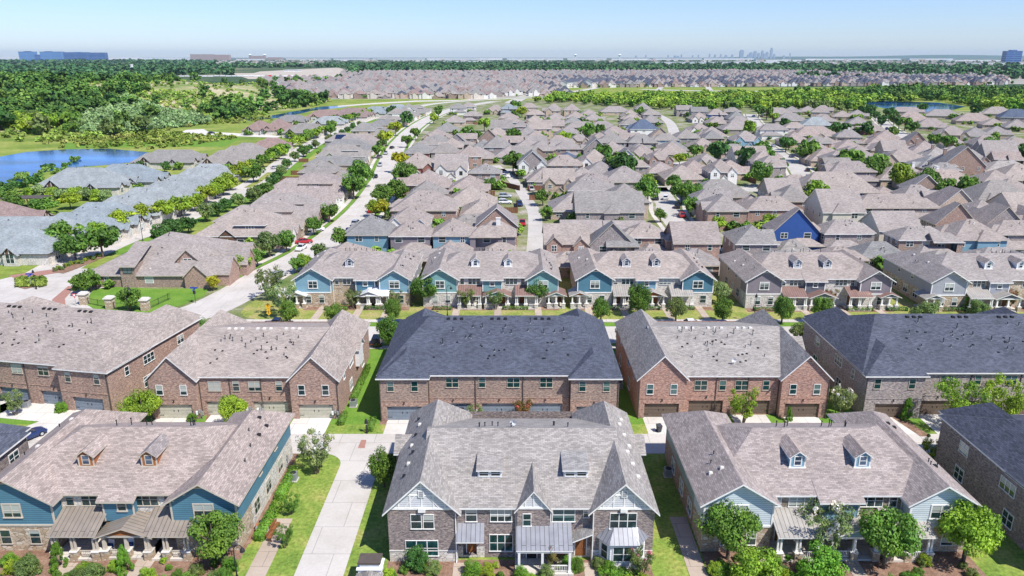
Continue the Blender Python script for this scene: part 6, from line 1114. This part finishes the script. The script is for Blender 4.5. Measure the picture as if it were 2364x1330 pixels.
# ------------------------------------------------------------------ the far plain
def block(name,label,cat,u0,u1,v,hpx,key,depth=60,group=None,top=None,tiers=()):
    """large far building; hpx = its height as the photo shows it, in pixels"""
    x0,y=at(u0,v); x1=at(u1,v)[0]; h=hpx*y/FPX; T=thing(name,label,cat,((x0+x1)/2,y,0),0,group); w=(x1-x0)/2; m=MB(); m.box(-w,w,0,depth,0,h,key); m.build('facade',T); r=MB(); r.box(-w-1,w+1,-1,depth+1,h,h+max(1,h*.03),'white' if top is None else top,True)
    for a,b,k in tiers: r.box(-w+2*w*a,-w+2*w*b,depth*.2,depth*.8,h,h*(1+k),'white' if top is None else top)
    r.build('roof',T); return T
g_='blue glass offices'
block('office_block','left wing of the blue glass office complex on the horizon','office block',46,82,142,20,'of_pale',60,g_,'of_blue',((.3,.7,.08),)); block('office_block','second blue glass office wing from the left horizon','office block',95,144,142,20,'of_pale',70,g_,'of_blue',((.2,.5,.07),)); block('office_link','low blue link between the two left office wings','office block',82,95,142,14,'of_blue',50,g_,'of_blue'); block('office_block','striped blue office wing right of the complex gap','office block',149,203,142.2,19,'of_blue',70,g_,'of_pale',((.4,.7,.06),)); block('office_block','rightmost striped wing of the blue office complex','office block',205,245,142.4,18.5,'of_blue',60,g_,'of_blue')
block('office_block','lone dark blue glass office tower at the right horizon','office block',2320,2356,146,25,'of_blue',60,None,'of_blue',((.3,.7,.12),))
for i,(a,b,v,h) in enumerate(((440,495,138.5,12),(495,530,139.5,12),(575,612,139,9),(618,650,139,6))): block('brick_office',f"rose brick building on the left horizon, {ordw(i+1)} from the blue offices",'office block',a,b,v,h,'of_rose',80,'rose brick buildings')
wh=[(0,45,137.5,6),(248,330,137.8,5),(330,420,138,4),(420,440,138.5,4),(660,760,137.8,2.5),(770,850,138.4,3),(860,980,137.6,2.4),(985,1160,138.4,3.6),(1170,1300,138.8,3.8),(1310,1400,138.6,3.8),(1412,1500,139.2,3.6),(1508,1620,138.4,3),(1505,1690,149,4.8),(1625,1740,138.6,3.4),(1690,1800,147,4),(1745,1850,142.5,4),(1860,1960,139,3),(1960,2080,138.4,2.6),(2100,2200,138.6,3),(2190,2310,142.5,3.6),(2215,2364,150,4),(545,605,139.4,3),(900,1010,141,2.2),(1020,1130,143.4,2.4),(50,100,166,4),(62,95,162,3),(655,690,165.5,3)]
for i,(a,b,v,h) in enumerate(sorted(wh)): block('warehouse',f"long low white warehouse in the far plain, {ordw(i+1)} from the left",'warehouse',a,b,v,h,'of_white',130 if v<150 else 40,'far warehouses')
x,y=at(306,168); T=thing('water_tower','white tapered tower standing above the left woods','tower',(x,y,0)); m=MB(); m.frustum(0,0,0,20,5.5,4.5,'white',12); m.build('shaft',T); m=MB(); m.frustum(0,0,20,27,4.5,6,'white',12); m.build('tank',T)
for i,(u,v,r) in enumerate(((578,138,24),(612,138,18),(1328,138,22),(1430,138,20))):
    x,y=at(u,v); T=thing('water_tower',f"pale domed water tower on the horizon, {ordw(i+1)} from the left",'tower',(x,y,0),0,'horizon water towers'); k=y/FPX; m=MB(); m.frustum(0,0,0,9*k,1.2*k,1.0*k,'white',10); m.build('stem',T); m=MB(); m.frustum(0,0,8*k,10*k,1.2*k,4.2*k,'white',14); m.frustum(0,0,10*k,12*k,4.2*k,1.5*k,'white',14); m.build('tank',T)
# hazy downtown
sk=[(1532,4,3),(1548,3,6),(1555,2.5,4),(1562,5,3),(1587,3.5,3),(1600,4,2.5),(1625,6,3),(1637,5,4),(1650,6,3),(1662,4,5),(1676,5,4),(1697,14,8),(1712,5,5),(1718,9,7),(1727,12,6),(1735,8,5),(1743,13,5),(1748,7,7),(1754,10,5),(1763,18,5),(1770,6,4),(1792,3,4),(1805,8,2),(1482,4,3),(1460,3,4)]
for i,(u,h,w) in enumerate(sk):
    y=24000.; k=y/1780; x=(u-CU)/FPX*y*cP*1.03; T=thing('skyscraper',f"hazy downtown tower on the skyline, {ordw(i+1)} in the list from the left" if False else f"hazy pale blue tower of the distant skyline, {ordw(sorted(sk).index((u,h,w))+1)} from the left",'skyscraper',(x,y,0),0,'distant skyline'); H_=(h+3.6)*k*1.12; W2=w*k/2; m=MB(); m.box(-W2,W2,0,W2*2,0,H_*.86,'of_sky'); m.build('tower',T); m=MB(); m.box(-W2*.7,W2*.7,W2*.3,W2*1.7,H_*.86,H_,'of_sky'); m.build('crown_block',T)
# low pale ridge at the right horizon
pts=[(-2500,0),(2000,0)]; m=MB(); xs=np.linspace(6500,26000,60); hh=[20+170*(1-math.exp(-((x-6500)/9000)))*(.8+.2*math.sin(x*.0009))*min(1,(x-6400)/1500) for x in xs]
for i in range(59): m.poly([(xs[i],27000,0),(xs[i+1],27000,0),(xs[i+1],28500,hh[i+1]),(xs[i],28500,hh[i])],'wood_far'); m.poly([(xs[i],28500,hh[i]),(xs[i+1],28500,hh[i+1]),(xs[i+1],34000,0),(xs[i],34000,0)],'wood_far')
m.build('distant_hills')['kind']='structure'
# scattered suburb roofs near the horizon
q=random.Random(3); M2=MB()
for i in range(520):
    u=q.uniform(1840,2364) if i<300 else (q.uniform(430,760) if i<420 else q.uniform(0,2364)); v=q.uniform(141,152) if i<300 else (q.uniform(140.5,148) if i<420 else q.uniform(139.5,143)); x,y=at(u,v); w=q.uniform(10,34)*(1 if i<420 else 2.5); far_house_mesh(M2,x,y,w*1.3,w,6 if i<420 else 10,.35,q.choice(('sh_tan','sh_rose','sh_pale')),q.choice(('stucco','br_tan','cream')),q)
tag(M2.build('far_suburb'),'scatter of pale suburb roofs among trees under the horizon','houses',None,'stuff')
# grey-white pylons and parked trailers
for i,(u,v,h) in enumerate(((134+670,158,20),(871,158,24),(976,158,14),(1542,165,22),(378,152,16),(2210,150,16))):
    x,y=at(u,v); k=y/FPX; T=thing('power_pole',f"thin grey transmission pole above the far woods, {ordw(i+1)} of six",'pole',(x,y,0),0,'transmission poles'); m=MB(); m.frustum(0,0,0,h*k,.7*k*.5,.3*k*.5,'metal_grey',6); m.build('shaft',T)
    for z in (.82,.92): m=MB(); m.box(-1.6*k,1.6*k,-.1*k,.1*k,h*k*z,h*k*z+.25*k,'metal_grey',True); m.build('cross_arm',T)
for i in range(22):
    u=392+i*13.5; x,y=at(u,177.5+q.uniform(-.8,.8)); T=thing('parked_trailer',f"white truck trailer in the yard behind the hill, {ordw(i+1)} from the left",'trailer',(x,y,0),q.uniform(-.1,.1),'trailers in the yard'); m=MB(); m.box(-6.5,6.5,-1.3,1.3,1.1,4.2,'white' if q.random()<.86 else q.choice(('redsign','p_grey')),True); m.build('box',T); m=MB(); m.box(-6,6,-1.2,1.2,.5,1.1,'black',True); m.build('chassis',T)
x,y=at(222,203); z=hill(x,y+30); T=thing('camper_trailer','white camper trailer parked on the bare hilltop','trailer',(x,y+30,z)); m=MB(); m.box(-7,7,-1.6,1.6,.5,4,'white',True); m.build('body',T); m=MB(); m.box(-5,-2,-1.65,-1.6,2,3,'dark',True); m.build('window',T); m=MB(); m.box(1,3.4,-1.65,-1.6,2,3,'dark',True); m.build('window',T)
# ------------------------------------------------------------------ haze in the air
hz=bpy.data.materials.new('haze'); hz.use_nodes=True; n=hz.node_tree; n.nodes.remove(n.nodes['Principled BSDF']); pv=n.nodes.new('ShaderNodeVolumePrincipled'); pv.inputs['Color'].default_value=(.68,.86,1,1); pv.inputs['Density'].default_value=2.3e-5; pv.inputs['Anisotropy'].default_value=.1; n.links.new(pv.outputs[0],n.nodes['Material Output'].inputs['Volume']); MATS['haze']=hz
m=MB(); m.box(-33000,33000,-400,36000,-1.1,310,'haze',True); o=m.build('haze'); tag(o,'thin blue haze over the plain','haze',None,'stuff')
